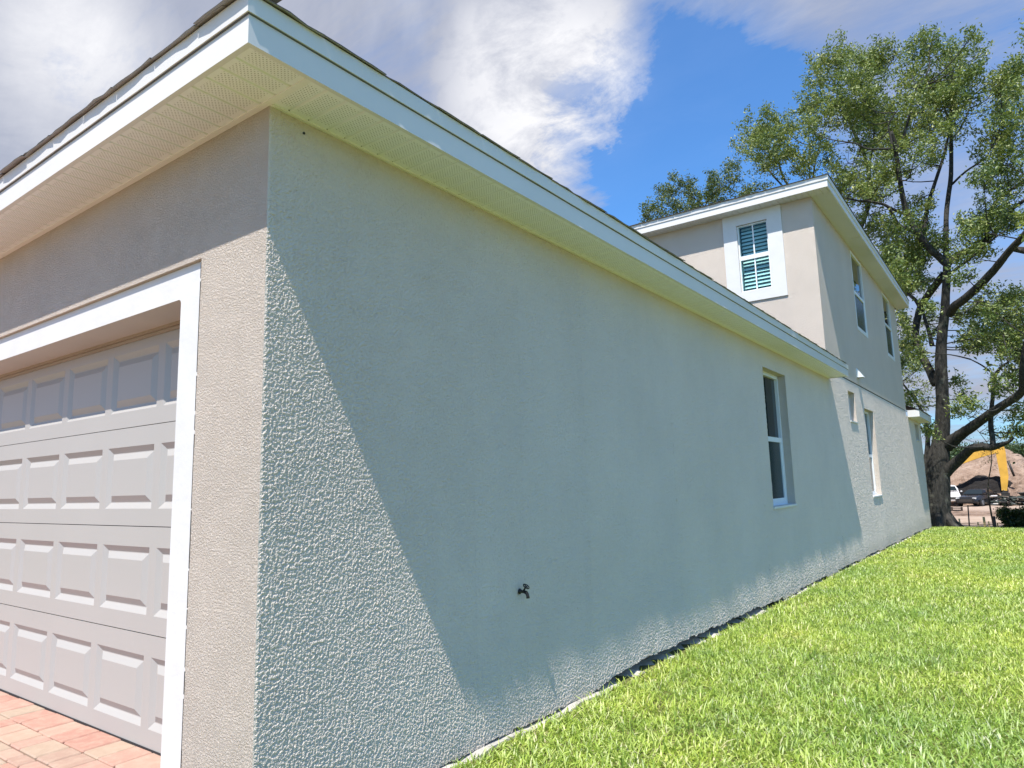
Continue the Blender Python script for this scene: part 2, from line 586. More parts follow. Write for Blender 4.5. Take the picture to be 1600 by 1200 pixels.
M['bark'] = bark_mat('grey_oak_bark', (0.012, 0.011, 0.009), (0.068, 0.062, 0.052))


def ground_mat(name, stops, scale=3.0, bump=0.6, bd=0.03):
    mt, nt, b = new_mat(name)
    t = NT(nt); p = t.pos()
    n1 = t.noise(scale, 8, 0.65, p); n2 = t.noise(scale * 0.12, 4, 0.6, p)
    f = t.math('ADD', t.math('MULTIPLY', n1, 0.6), t.math('MULTIPLY', n2, 0.4))
    t.l(t.ramp(f, stops), b.inputs['Base Color'])
    b.inputs['Roughness'].default_value = 0.95
    t.l(t.bump(n1, bump, bd), b.inputs['Normal'])
    return mt


M['soil'] = ground_mat('lawn_thatch', [(0.3, (0.09, 0.105, 0.025)), (0.7, (0.20, 0.19, 0.06))], 18, 0.6, 0.02)
M['site'] = ground_mat('graded_tan_sand', [(0.32, (0.26, 0.18, 0.13)), (0.5, (0.40, 0.30, 0.23)), (0.68, (0.50, 0.40, 0.31))], 0.8, 0.9, 0.25)
M['mound'] = ground_mat('pinkish_fill_dirt', [(0.36, (0.13, 0.085, 0.06)), (0.48, (0.30, 0.205, 0.15)), (0.62, (0.43, 0.315, 0.24))], 1.3, 1.0, 0.6)
M['blackheap'] = ground_mat('near_black_ground', [(0.3, (0.006, 0.005, 0.005)), (0.7, (0.022, 0.018, 0.016))], 2.0, 1.0, 0.2)

# ------------------------------------------------------------------ ground levels
GY = [-60, -3, 0, 1.2, 2.9, 6.3, 12, 21, 23.3, 25, 27.5, 30, 34, 40, 46]
GZ = [-.25, -.10, -.09, -.10, -.125, -.175, -.235, -.37, -.44, -.53, -.66, -.85, -1.2, -1.62, -1.80]


def lawn_z(x, y):
    z = float(np.interp(y, GY, GZ))
    return z - 0.012 * max(0.0, x) - 0.03 * max(0.0, -x - 8) * 0.2


SITE_Z = -1.60

# ------------------------------------------------------------------ setting: lawn, site ground, driveway
mb = MB()
xs = [-80, -40, -20, -8, -3, -1, -.4, 0, .3, .6, 1, 1.5, 2, 2.5, 3, 4, 6, 9, 14, 25, 50, 80]
ys = [-60, -25, -12, -6, -3, -2, -1, 0, .6, 1.2, 2, 2.9, 4, 5, 6.3, 8, 10, 12, 15, 18, 21, 22.2, 23.3, 24.1, 25, 26, 27.5, 29, 30, 32, 34, 37, 40, 43, 46]
idx = {}
for j, y in enumerate(ys):
    for i, x in enumerate(xs):
        idx[i, j] = len(mb.v)
        z = lawn_z(x, y)
        if x < -.3 and y < 0.5 and y > -9 and x > -7: z -= 0.10
        mb.v.append((x, y, z))
for j in range(len(ys) - 1):
    for i in range(len(xs) - 1):
        mb.f.append((idx[i, j], idx[i + 1, j], idx[i + 1, j + 1], idx[i, j + 1])); mb.mi.append(0); mb.sm.append(True)
lawn = mb.build('lawn', M['soil'], kind='structure', label='green side lawn sloping away behind the house')

mb = MB()
for j in range(40):
    pass
gx = [-900, -300, -120, -60, -30, -15, -8, -4, -2, 0, 1, 2, 3, 5, 8, 14, 25, 50, 110, 300, 900]
gy = [-900, -200, -61, 30, 40, 44, 48, 52, 56, 60, 64, 68, 72, 78, 86, 100, 130, 200, 400, 1200]
for j, y in enumerate(gy):
    for i, x in enumerate(gx):
        idx[i, j] = len(mb.v)
        mb.v.append((x, y, SITE_Z - (0.35 if y < 44 else 0) + (R.uniform(-.06, .06) if 44 < y < 100 else 0)))
for j in range(len(gy) - 1):
    for i in range(len(gx) - 1):
        mb.f.append((idx[i, j], idx[i + 1, j], idx[i + 1, j + 1], idx[i, j + 1])); mb.mi.append(0); mb.sm.append(True)
mb.build('construction_ground', M['site'], kind='structure', label='bare tan sandy ground of the building site')

drive = MB().box((-7.0, -9.0, -0.40), (-0.30, 0.30, -0.035)).build('driveway', M['sand'], kind='structure', label='driveway of tumbled reddish pavers in front of the garage door')


def paver_mesh(w, l, seed):
    rr = random.Random(seed)
    bm = bmesh.new()
    g = 0.0035
    bmesh.ops.create_cube(bm, size=1.0)
    for v in bm.verts:
        v.co = Vector((v.co.x * (w - 2 * g) + rr.uniform(-.002, .002), v.co.y * (l - 2 * g) + rr.uniform(-.002, .002), v.co.z * 0.05 - 0.025))
    ed = [e for e in bm.edges if all(v.co.z > -0.01 for v in e.verts)] + [e for e in bm.edges if abs(e.verts[0].co.z - e.verts[1].co.z) > .03]
    bmesh.ops.bevel(bm, geom=ed, offset=0.006, segments=1, affect='EDGES')
    me = bpy.data.meshes.new('paver'); bm.to_mesh(me); bm.free()
    me.materials.append(M['paver'])
    return me


pcache = {}
rows = [0.192]
y = 0.246
rowspec = [(0.192, [.16, .16, .235, .16, .16, .235]), (0.162, [.155, .133, .208, .129, .185]), (0.089, [.19, .14, .16, .21]), (0.162, [.208, .155, .133, .235]), (0.125, [.16, .19, .235, .14])]
count = 0
rowi = 0
for rowi in range(14):
    l, ws = rowspec[rowi % 5]
    x = -0.985 + [0.36, 0.47, 0.3, .42, .33][rowi % 5]
    k = 0
    while x > -3.9 and count < 290:
        w = ws[k % len(ws)]
        if rowi > 2 and x - w < -3.2: break
        key = (w, l, k % 3)
        if key not in pcache: pcache[key] = paver_mesh(w, l, hash(key) % 1000)
        o = bpy.data.objects.new('paver', pcache[key])
        COL.objects.link(o); o.parent = drive
        o.location = (x - w / 2, y - l / 2, R.uniform(-.0025, .0025))
        o.rotation_euler = (R.uniform(-.008, .008), R.uniform(-.008, .008), R.uniform(-.006, .006))
        count += 1
        x -= w; k += 1
    y -= l
# the rest of the driveway, out of frame or too far left: joined pavers
mb = MB()
yy = 0.246
for rowi in range(52):
    l, ws = rowspec[rowi % 5]
    x = -0.985 + [0.36, 0.47, 0.3, .42, .33][rowi % 5]
    k = 0
    while x > -6.9 and yy - l > -8.9:
        w = ws[k % len(ws)]
        inner = (rowi < 14 and (x > -3.9 and not (rowi > 2 and x - w < -3.2)))
        if not inner:
            mb.box((x - w + .0035, yy - l + .0035, -.03), (x - .0035, yy - .0035, R.uniform(-.002, .002)))
        x -= w; k += 1
    yy -= l
mb.build('paver_field', M['paver'], drive, kind='stuff')

# ------------------------------------------------------------------ the house
house = empty('house', (0, 0, 0), label='two-storey house with greige stucco walls, white eaves and a beige garage door', cat='house')
H1, H2 = 2.846, 5.985          # soffit heights
EX, EY = 0.302, 0.298          # overhang of the lower eave
EX2 = 0.335
Y2, Y2E, YB = 10.53, 20.45, 23.75


def wall_cells(u0_, u1_, v0_, v1_, holes, extra_u=(), extra_v=()):
    us = sorted(set([u0_, u1_] + [h[0] for h in holes] + [h[1] for h in holes] + list(extra_u)))
    vs = sorted(set([v0_, v1_] + [h[2] for h in holes] + [h[3] for h in holes] + list(extra_v)))
    us = [u for u in us if u0_ - 1e-6 <= u <= u1_ + 1e-6]; vs = [v for v in vs if v0_ - 1e-6 <= v <= v1_ + 1e-6]
    for a, b in zip(us, us[1:]):
        for c, d in zip(vs, vs[1:]):
            mu, mv = (a + b) / 2, (c + d) / 2
            if any(h[0] < mu < h[1] and h[2] < mv < h[3] for h in holes): continue
            yield a, b, c, d


def side_wall(name, y0, y1, z0, z1, holes, mats, steps, depth=0.11, bottom=None, x=0.0, thick=0.19):
    """steps: list of (y from, y to, grid step) - finer where the wall is nearest"""
    mb = MB()
    def fine_lines(lo, hi, cuts, st):
        L = [lo]
        cs = sorted(set([c for c in cuts if lo < c < hi] + [hi]))
        for c in cs:
            n = max(1, int(round((c - L[-1]) / st)))
            a = L[-1]
            L += [a + (c - a) * k / n for k in range(1, n + 1)]
        return L
    for (ya, yb_, st) in steps:
        us = fine_lines(ya, yb_, [h[0] for h in holes] + [h[1] for h in holes], st)
        vs = fine_lines(z0, z1, [h[2] for h in holes] + [h[3] for h in holes] + ([0.55] if bottom else []), st)
        ids = {}
        for jj, v in enumerate(vs):
            for ii, u in enumerate(us):
                zz = v
                if bottom and v < .55:
                    bz = bottom(u)
                    zz = bz + (v - z0) / (.55 - z0) * (.55 - bz)
                ids[ii, jj] = len(mb.v)
                mb.v.append((x, u, zz))
        for jj in range(len(vs) - 1):
            mv = (vs[jj] + vs[jj + 1]) / 2
            for ii in range(len(us) - 1):
                mu = (us[ii] + us[ii + 1]) / 2
                if any(h[0] < mu < h[1] and h[2] < mv < h[3] for h in holes): continue
                mb.f.append((ids[ii, jj], ids[ii + 1, jj], ids[ii + 1, jj + 1], ids[ii, jj + 1])); mb.mi.append(0); mb.sm.append(False)
    nb = int((y1 - y0) / .06)
    if bottom:
        for k in range(nb):
            a, b = y0 + (y1 - y0) * k / nb, y0 + (y1 - y0) * (k + 1) / nb
            mb.face([(x, a, bottom(a)), (x - .12, a, bottom(a)), (x - .12, b, bottom(b)), (x, b, bottom(b))], 1)
    # flat render coat a few millimetres behind the relief
    for a, b, c, d in wall_cells(y0 + .004, y1 - .004, z0 if not bottom else .30, z1, holes):
        mb.face([(x - .009, a, c), (x - .009, b, c), (x - .009, b, d), (x - .009, a, d)], 1)
    for (a, b, c, d) in holes:
        xi = x - depth - 0.06
        xo = x + .003
        mb.face([(xo, a, c), (xo, a, d), (xi, a, d), (xi, a, c)], 1)
        mb.face([(xo, b, d), (xo, b, c), (xi, b, c), (xi, b, d)], 1)
        mb.face([(xo, a, d), (xo, b, d), (xi, b, d), (xi, a, d)], 1)
        mb.face([(xo, b, c), (xo, a, c), (xi, a, c), (xi, b, c)], 1)
    mb.face([(x - .006, y1 - .004, z0 + .5), (x - thick, y1 - .004, z0 + .5), (x - thick, y1 - .004, z1), (x - .006, y1 - .004, z1)], 1)
    mb.face([(x, y0, z1), (x, y1, z1), (x - thick, y1, z1), (x - thick, y0, z1)], 1)
    return mb.build(name, mats, house)


hole_g = (6.84, 7.84, 0.90, 2.58)
hole_s = (12.13, 12.79, 2.235, 2.795)
hole_t = (13.70, 14.80, 0.825, 2.58)
hole_b = (22.25, 23.10, 2.245, 2.745)
hole_A = (13.83, 15.08, 4.22, 5.93)
hole_B = (17.98, 19.25, 4.24, 5.93)
rb = random.Random(3)
edge_noise = {}


def base_z(yv):
    k = round(yv * 16)
    if k not in edge_noise: edge_noise[k] = rb.uniform(-.007, .009)
    g = lawn_z(0, yv)
    lift = float(np.interp(yv, [2.45, 2.75, 3.2, 5.6, 6.8], [0.02, 0.05, 0.078, 0.07, 0.04])) + .010 * math.sin(yv * 7.3) * math.sin(yv * 2.9)
    if yv > 6.8: lift = 0.045 if (int(yv * 1.3) % 3) else 0.02
    return g + lift + edge_noise[k]


RL = [M['stucco_relief'], M['stucco']]
side_wall('wall', 0.0, Y2, -0.4, H1 + .03, [hole_g], RL, [(0.0, 1.3, .0037), (1.3, 1.75, .0046), (1.75, 2.5, .006), (2.5, 4.0, .0085), (4.0, 6.5, .012), (6.5, Y2, .015)], bottom=base_z)
RC = [M['stucco_coarse'], M['stucco']]
side_wall('wall', Y2, Y2E, -0.5, 2.992, [hole_s, hole_t], RC, [(Y2, 15.0, .0135), (15.0, Y2E, .019)], bottom=base_z)
side_wall('wall', Y2E, YB, -0.6, H1 + .03, [hole_b], RC, [(Y2E, YB, .02)], bottom=base_z)
side_wall('wall', Y2, Y2E, 3.010, H2 + .03, [hole_A, hole_B], [M['stucco'], M['stucco']], [(Y2, Y2E, .25)], depth=0.05, x=0.010)
MB().box((-0.19, Y2 + .004, 2.985), (-0.006, Y2E - .01, 3.016)).build('flashing', M['dark'], house)
# recessed foundation face seen as a dark gap, and a crumbly concrete ledge outside it
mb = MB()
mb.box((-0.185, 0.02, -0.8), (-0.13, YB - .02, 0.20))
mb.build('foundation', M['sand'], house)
mb = MB()
yv = 0.12
pts = []
while yv < YB:
    g = lawn_z(0, yv)
    top = g + (0.012 + rb.uniform(-.008, .02) if yv < 2.6 or rb.random() < 0.35 else 0.0 + rb.uniform(-.006, .012))
    pts.append((yv, top, 0.034 + rb.uniform(-.012, .022)))
    yv += rb.uniform(.07, .16)
for (a, za, wa), (b, zb_, wb_) in zip(pts, pts[1:]):
    mb.face([(-.129, a, za + .004), (wa, a, za - .012), (wb_, b, zb_ - .012), (-.129, b, zb_ + .004)])
    mb.face([(wa, a, za - .012), (wa + .015, a, za - .2), (wb_ + .015, b, zb_ - .2), (wb_, b, zb_ - .012)])
mb.build('footing_ledge', M['footing'], house)

# front wall with the garage opening
GX0, GX1, GZ1 = -5.44, -0.685, 2.138
TX0, TX1, TZ1 = -5.66, -0.486, 2.287
mb = MB()
for a, b, c, d in wall_cells(-6.5, 0.0, -0.4, H1 + .03, [(TX0, TX1, -0.4, TZ1)]):
    mb.face([(a, 0, c), (b, 0, c), (b, 0, d), (a, 0, d)])
mb.face([(TX0, 0, TZ1), (TX1, 0, TZ1), (TX1, .024, TZ1), (TX0, .024, TZ1)])
mb.face([(TX1, 0, -.4), (TX1, .024, -.4), (TX1, .024, TZ1), (TX1, 0, TZ1)])
mb.build('wall', M['stucco'], house)
mb = MB()                       # ragged dark crack between trim and stucco
zc = -.1
while zc < TZ1 - .02:
    ln = R.uniform(.03, .16)
    wd = R.choice((.0022, .003, .0042, .0055))
    mb.box((TX1 - .003, -.0012, zc), (TX1 - .003 + wd, .004, min(TZ1, zc + ln)))
    zc += ln + (R.uniform(.004, .02) if R.random() < .5 else 0)
mb.build('caulk_crack', M['dark'], house)
mb = MB()                       # painted return of the opening
mb.face([(GX0, .024, GZ1), (GX1, .024, GZ1), (GX1, .30, GZ1), (GX0, .30, GZ1)])
mb.face([(GX1, .024, -.05), (GX1, .30, -.05), (GX1, .30, GZ1), (GX1, .024, GZ1)])
mb.face([(GX0, .30, -.05), (GX0, .024, -.05), (GX0, .024, GZ1), (GX0, .30, GZ1)])
mb.build('door_jamb', M['jamb'], house)
# 2-storey block front wall, left and back walls (hidden sides keep the bulk of the building)
MB().box((-12.0, Y2, 0.0), (-0.2, Y2 + .19, 2.9)).build('wall', M['stucco_far'], house)
FW = [(-1.285, -0.750, 4.535, 5.775)]
mb = MB()
for a, b, c, d in wall_cells(-12.0, 0.010, 2.9, H2 + .03, FW):
    mb.face([(a, Y2 - .003, c), (b, Y2 - .003, c), (b, Y2 - .003, d), (a, Y2 - .003, d)])
for (a, b, c, d) in FW:
    yi = Y2 + .09
    mb.face([(a, Y2 - .003, c), (a, yi, c), (a, yi, d), (a, Y2 - .003, d)])
    mb.face([(b, yi, c), (b, Y2 - .003, c), (b, Y2 - .003, d), (b, yi, d)])
mb.build('wall', M['stucco_far'], house)
mb = MB()
for bx in (((-12.2, Y2 + .2, -0.5), (-12.0, Y2E, H2)), ((-12.0, Y2E - .2, -0.6), (-0.2, Y2E - .01, H2)), ((-6.7, .2, -0.3), (-6.5, Y2, H1)), ((-12.0, YB - .2, -.6), (-.2, YB - .005, H1))):
    MB().box(*bx).build('wall', M['stucco_far'], house)


# --- trims
def l_trim():
    o_l, o_r, o_t = TX0 + .002, TX1 - .002, TZ1 - .002
    rr = 0.022
    outer = [(o_l, -.05), (o_l, o_t), (o_r, o_t), (o_r, -.05)]
    inner = [(GX1, -.05), (GX1, GZ1 - rr)]
    for k in range(1, 5):
        a = k / 5 * math.pi / 2
        inner.append((GX1 - rr + rr * math.cos(a), GZ1 - rr + rr * math.sin(a)))
    inner += [(GX1 - rr, GZ1), (GX0, GZ1), (GX0, -.05)]
    y0, y1 = .020, .0235
    mb = MB()
    # front face as strips
    mb.face([(o_l, y0, -.05), (GX0, y0, -.05), (GX0, y0, GZ1), (o_l, y0, GZ1)])
    mb.face([(o_l, y0, GZ1), (GX1 - rr, y0, GZ1), (GX1 - rr, y0, o_t), (o_l, y0, o_t)])
    corner = [(x, y0, z) for x, z in inner[1:7]]
    mb.face([(GX1 - rr, y0, o_t)] + [(x, y0, z) for x, z in reversed(inner[1:7])] + [(o_r, y0, GZ1 - rr), (o_r, y0, o_t)])
    mb.face([(GX1, y0, -.05), (o_r, y0, -.05), (o_r, y0, GZ1 - rr), (GX1, y0, GZ1 - rr)])
    for a, b in zip(outer, outer[1:]):
        mb.face([(a[0], y0, a[1]), (a[0], y1, a[1]), (b[0], y1, b[1]), (b[0], y0, b[1])])
    for a, b in zip(inner, inner[1:]):
        mb.face([(a[0], y1, a[1]), (a[0], y0, a[1]), (b[0], y0, b[1]), (b[0], y1, b[1])])
    return mb.build('door_trim', M['trim'], house)


l_trim()
MB().box((-1.532, Y2 - .030, 4.345), (-1.287, Y2 - .004, H2 - .003)).box((-.748, Y2 - .030, 4.345), (-.500, Y2 - .004, H2 - .003)).box((-1.2868, Y2 - .030, 5.777), (-.7482, Y2 - .004, H2 - .003)).box((-1.2868, Y2 - .030, 4.345), (-.7482, Y2 - .004, 4.533)).build('window_trim', M['trim'], house)

# --- garage door: four sections of eight raised panels
DY = 0.2425
SECH = 0.5375
PW, PP, PX0 = 0.532, 0.595, -0.718
sec_me = MB()
hx = [(PX0 - k * PP - PW, PX0 - k * PP) for k in range(8)]
holes = [(a, b, 0.088, 0.436) for a, b in hx]
for a, b, c, d in wall_cells(GX0 - .05, GX1 + .05, 0.002, SECH - .002, holes):
    sec_me.face([(a, 0, c), (b, 0, c), (b, 0, d), (a, 0, d)])
sec_me.face([(GX0 - .05, 0, SECH - .002), (GX1 + .05, 0, SECH - .002), (GX1 + .05, .04, SECH - .008), (GX0 - .05, .04, SECH - .008)])
sec_me.face([(GX0 - .05, .04, .004), (GX1 + .05, .04, .004), (GX1 + .05, 0, .002), (GX0 - .05, 0, .002)])
sec_mesh = sec_me.mesh('door_section'); sec_mesh.materials.append(M['door'])


def panel_mesh():
    w, h = PW / 2, 0.348 / 2
    rings = []
    for ins, dep in ((0.0, 0.0), (0.0045, 0.0), (0.036, 0.0175), (0.040, 0.0175), (0.072, 0.0015), (0.075, 0.0)):
        rings.append([(-w + ins, dep, -h + ins), (w - ins, dep, -h + ins), (w - ins, dep, h - ins), (-w + ins, dep, h - ins)])
    mb = MB()
    for a, b in zip(rings, rings[1:]):
        for k in range(4):
            k2 = (k + 1) % 4
            mb.face([a[k], a[k2], b[k2], b[k]])
    mb.face(rings[-1])
    me = mb.mesh('door_panel'); me.materials.append(M['door'])
    return me


pan_mesh = panel_mesh()
for s in range(4):
    so = link('door_section', sec_mesh, None, house)
    so.location = (0, DY + (0.0015 if s % 2 else 0), s * SECH + 0.003)
    for a, b in hx:
        po = link('door_panel', pan_mesh, None, so)
        po.location = ((a + b) / 2, 0.0, (0.088 + 0.436) / 2)
MB().box((GX0, DY + .022, 0.0), (GX1, DY + .05, 2.15)).build('door_backing', M['dark'], house)
MB().box((GX0, DY - .004, -.004), (GX1, DY + .03, .009)).build('door_seal', M['dark'], house)
mb = MB()
mb.box((GX0, DY - .020, GZ1 - .016), (GX1, DY - .002, GZ1 + .0)); mb.box((GX0, DY - .011, GZ1 - .034), (GX1, DY - .002, GZ1 - .018))
mb.build('stop_molding', M['molding'], house)
MB().tube([(-.74, DY - .003, 1.637, .004), (-.74, DY + .002, 1.637, .004)], 8).build('door_rivet', M['dark'], house)


# --- soffits: every vented strip is a piece of its own
def strip_mesh(w, l, name='soffit_panel', mat=None):
    """one V-grooved strip: long in local y, w wide in x, seen from below"""
    mb = MB()
    g, d = 0.007, 0.010
    xs_ = [(-w / 2, d), (-w / 2 + g, 0), (w / 2 - g, 0), (w / 2, d)]
    for (a, za), (b, zb_) in zip(xs_, xs_[1:]):
        mb.face([(a, -l / 2, za), (a, l / 2, za), (b, l / 2, zb_), (b, -l / 2, zb_)])
    mb.face([(-w / 2, -l / 2, d), (-w / 2 + g, -l / 2, 0), (w / 2 - g, -l / 2, 0), (w / 2, -l / 2, d)])
    me = mb.mesh(name); me.materials.append(mat or M['soffit'])
    return me


YI = -0.028
st_f = strip_mesh(0.1008, EY - .022 + YI)
for k in range(62):
    x = EX - .020 - 0.0504 - k * 0.1008
    o = link('soffit_panel', st_f, None, house)
    o.location = (x, (-EY + .022 + YI) / 2, H1)
st_s = strip_mesh(0.1008, EX - .022 - .020)
n_side = int((10.60 - YI) / 0.1008)
for k in range(n_side):
    o = link('soffit_panel', st_s, None, house)
    o.location = ((EX - .022 + .020) / 2, YI + .006 + 0.0504 + k * 0.1008, H1)
    o.rotation_euler = (0, 0, math.pi / 2)
# receiving channels at the wall, dark slot over them
mb = MB()
mb.box((-6.4, YI - .001, H1 - .004), (.279, -.001, H1 + .004)); mb.box((.003, 0.0, H1 - .006), (.020, 10.60, H1 + .003))
mb.build('soffit_channel', M['soffit_plain'], house)
mb = MB()
mb.box((-6.4, -EY + .02, H1 + .012), (EX - .02, .1, H1 + .016)); mb.box((-.1, .102, H1 + .012), (EX - .02, 10.62, H1 + .016))
mb.build('soffit_deck', M['dark'], house)


# --- fascia: lower board and a proud upper band, mitred round the corner
def eave_profile(name, x0, x1, y0, y1, zb, zt, thick, mat, parent=house, lip=0.0, far=True):
    """boards along the front (x0..x1 at y0) and along the side (y0..y1 at x1)"""
    mb = MB()
    nx, ny = 26, 30
    t = thick
    def prof(o):        # outward offset pairs: bottom inner, bottom outer, top outer, top inner
        return [(-t, zb), (0.0, zb), (0.0 + lip, zt), (-t, zt)]
    P = prof(0)
    front = []
    for i in range(nx + 1):
        x = x0 + (x1 - x0) * i / nx
        w = R.uniform(-.0012, .0012) if 0 < i < nx else 0
        front.append([((x + o if i == nx else x), y0 - o, z + w) for o, z in P])
    side = [front[-1]]
    for i in range(1, ny + 1):
        y = y0 + (y1 - y0) * i / ny
        w = R.uniform(-.0012, .0012) if i < ny else 0
        side.append([(x1 + o, y, z + w) for o, z in P])
    for ring in (front, side):
        for a, b in zip(ring, ring[1:]):
            for k in range(4):
                k2 = (k + 1) % 4
                mb.face([a[k], b[k], b[k2], a[k2]])
    if far: mb.face(list(reversed(side[-1])))
    return mb.build(name, mat, parent)


YE = 10.60
eave_profile('fascia', -6.7, EX, -EY, YE, H1 - .006, 2.958, .022, M['fascia'])
eave_profile('drip_edge', -6.7, EX + .011, -EY - .011, YE + .002, 2.9545, 3.026, .03, M['fascia'], lip=.003)
MB().box((0.014, YE - .018, H1 - .005), (EX - .024, YE, 3.02)).build('fascia', M['fascia'], house)


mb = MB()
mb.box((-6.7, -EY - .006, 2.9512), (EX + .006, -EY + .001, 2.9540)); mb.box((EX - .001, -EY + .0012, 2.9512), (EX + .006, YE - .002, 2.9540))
mb.build('drip_shadow_strip', M['drip_shadow_grey'], house)  # solid dark strip standing in for the shadow line below the drip edge

# --- roofs
def hip_roof(name, x0, x1, y0, y1, z, slope, mat):
    mb = MB()
    w = min(x1 - x0, y1 - y0) / 2
    h = w * slope
    if (y1 - y0) > (x1 - x0):
        a, b = ((x0 + x1) / 2, y0 + w, z + h), ((x0 + x1) / 2, y1 - w, z + h)
        mb.face([(x0, y0, z), (x1, y0, z), a]); mb.face([(x1, y0, z), (x1, y1, z), b, a])
        mb.face([(x1, y1, z), (x0, y1, z), b]); mb.face([(x0, y1, z), (x0, y0, z), a, b])
    else:
        a, b = (x0 + w, (y0 + y1) / 2, z + h), (x1 - w, (y0 + y1) / 2, z + h)
        mb.face([(x0, y0, z), (x1, y0, z), b, a]); mb.face([(x1, y0, z), (x1, y1, z), b])
        mb.face([(x1, y1, z), (x0, y1, z), a, b]); mb.face([(x0, y1, z), (x0, y0, z), a])
    return mb.build(name, mat, house)


def shingle_mesh(w, seed):
    rr = random.Random(seed)
    mb = MB()
    n = 4
    t = .0045
    row0, row1 = [], []
    for i in range(n + 1):
        u = -w / 2 + w * i / n + (.002 if i == 0 else -.002 if i == n else 0)
        dr = rr.uniform(-.0025, .003)
        row0.append((u, -.012 + rr.uniform(-.006, .004), dr)); row1.append((u, .17, .07 + dr))
    for i in range(n):
        a, b, c, d = row0[i], row0[i + 1], row1[i + 1], row1[i]
        up_ = lambda p: (p[0], p[1], p[2] + t)
        mb.face([up_(a), up_(b), up_(c), up_(d)]); mb.face([a, d, c, b], 1); mb.face([a, b, up_(b), up_(a)])
    mb.face([row0[0], (row0[0][0], row0[0][1], row0[0][2] + t), (row1[0][0], row1[0][1], row1[0][2] + t), row1[0]])
    mb.face([row0[n], row1[n], (row1[n][0], row1[n][1], row1[n][2] + t), (row0[n][0], row0[n][1], row0[n][2] + t)])
    me = mb.mesh('shingle'); me.materials.append(M['shingle']); me.materials.append(M['shingle_back'])
    return me


SH = [shingle_mesh(.335, s) for s in range(6)]
roof = hip_roof('roof', -6.9, EX - .03, -EY + .03, 10.58, 3.036, .42, M['shingle'])
k = 0
x = EX - .148
RX, RY = EX + .013, -EY - .024
while x > -4.6:
    for lay in range(2):
        o = link('shingle', SH[(k * 5 + lay * 2) % 6], None, roof)
        o.location = (x - lay * .15, RY + lay * .012 + R.uniform(-.006, .006), 3.0265 + lay * .0055 + R.uniform(-.001, .002))
        o.rotation_euler = (R.uniform(-.03, .03), R.uniform(-.015, .015), 0)
    x -= .335; k += 1
y = -EY + .148
while y < 10.5:
    for lay in range(2):
        o = link('shingle', SH[(k * 5 + lay * 2) % 6], None, roof)
        o.location = (RX - lay * .012 + R.uniform(-.006, .006), y + lay * .15, 3.0265 + lay * .0055 + R.uniform(-.001, .002))
        o.rotation_euler = (R.uniform(-.03, .03), R.uniform(-.015, .015), math.pi / 2)
    y += .335; k += 1

# upper eave
Y2F = Y2 - .30
eave_profile('fascia', -12.4, EX2, Y2F, 20.80, H2 - .004, 6.10, .022, M['fascia'])
eave_profile('drip_edge', -12.4, EX2 + .014, Y2F - .014, 20.802, 6.097, 6.175, .03, M['fascia'], lip=.003)
MB().box((-.3, 20.778, H2 - .003), (EX2 - .024, 20.80, 6.17)).build('fascia', M['fascia'], house)


def ribbed(name, mat, x0, x1, y0, y1, z, along, pitch):
    mb = MB()
    g, d = .008, .008
    a0, a1 = (x0, x1) if along == 'x' else (y0, y1)
    a = a0
    while a < a1 - 1e-4:
        b = min(a + pitch, a1)
        pr = [(a, d), (min(a + g, b), 0), (max(b - g, a), 0), (b, d)]
        for (p, zp), (q, zq) in zip(pr, pr[1:]):
            if along == 'x':
                mb.face([(p, y0, z + zp), (p, y1, z + zp), (q, y1, z + zq), (q, y0, z + zq)])
            else:
                mb.face([(x0, p, z + zp), (x0, q, z + zq), (x1, q, z + zq), (x1, p, z + zp)])
        a = b
    return mb.build(name, mat, house)


ribbed('soffit_panel', M['soffit_upper'], -12.3, EX2 - .022, Y2F + .022, Y2 - .006, H2, 'x', .10)
for a, b in ((Y2 + .0, 13.30), (13.312, 16.95), (16.962, 20.60), (20.612, 20.778)):
    MB().box((.012, a - .004, H2 + .001), (EX2 - .022, b - .004, H2 + .012)).build('soffit_panel', M['soffit_upper'], house)
MB().box((-.2, Y2 + .002, H2 + .014), (EX2 - .022, 20.778, H2 + .03)).build('soffit_deck', M['dark'], house)
roof2 = hip_roof('roof', -12.5, EX2 + .03, Y2F - .03, 20.83, 6.185, .42, M['shingle'])
x = EX2 - .15
while x > -4.4:
    o = link('shingle', SH[k % 6], None, roof2); k += 1
    o.location = (x, Y2F - .03, 6.172 + R.uniform(-.002, .004)); o.rotation_euler = (R.uniform(-.03, .03), 0, 0)
    x -= .335
# rear single-storey eave
eave_b = MB()
eave_b.box((.013, 20.72, H1 - .006), (EX, 20.742, 3.03)); eave_b.box((EX - .022, 20.743, H1 - .006), (EX, 24.05, 3.03))
eave_b.build('fascia', M['fascia'], house)
MB().box((.0, 20.744, H1), (EX - .023, 24.05, H1 + .012)).build('soffit_panel', M['soffit_plain'], house)
mb = MB()
mb.face([(EX + .03, 20.69, 3.033), (EX + .03, 24.08, 3.033), (-3, 24.08, 4.4), (-3, 20.69, 4.4)])
mb.face([(EX + .03, 20.69, 3.033), (EX + .03, 20.69, 3.045), (EX + .03, 24.08, 3.045), (EX + .03, 24.08, 3.033)])
mb.build('roof', M['shingle'], house)


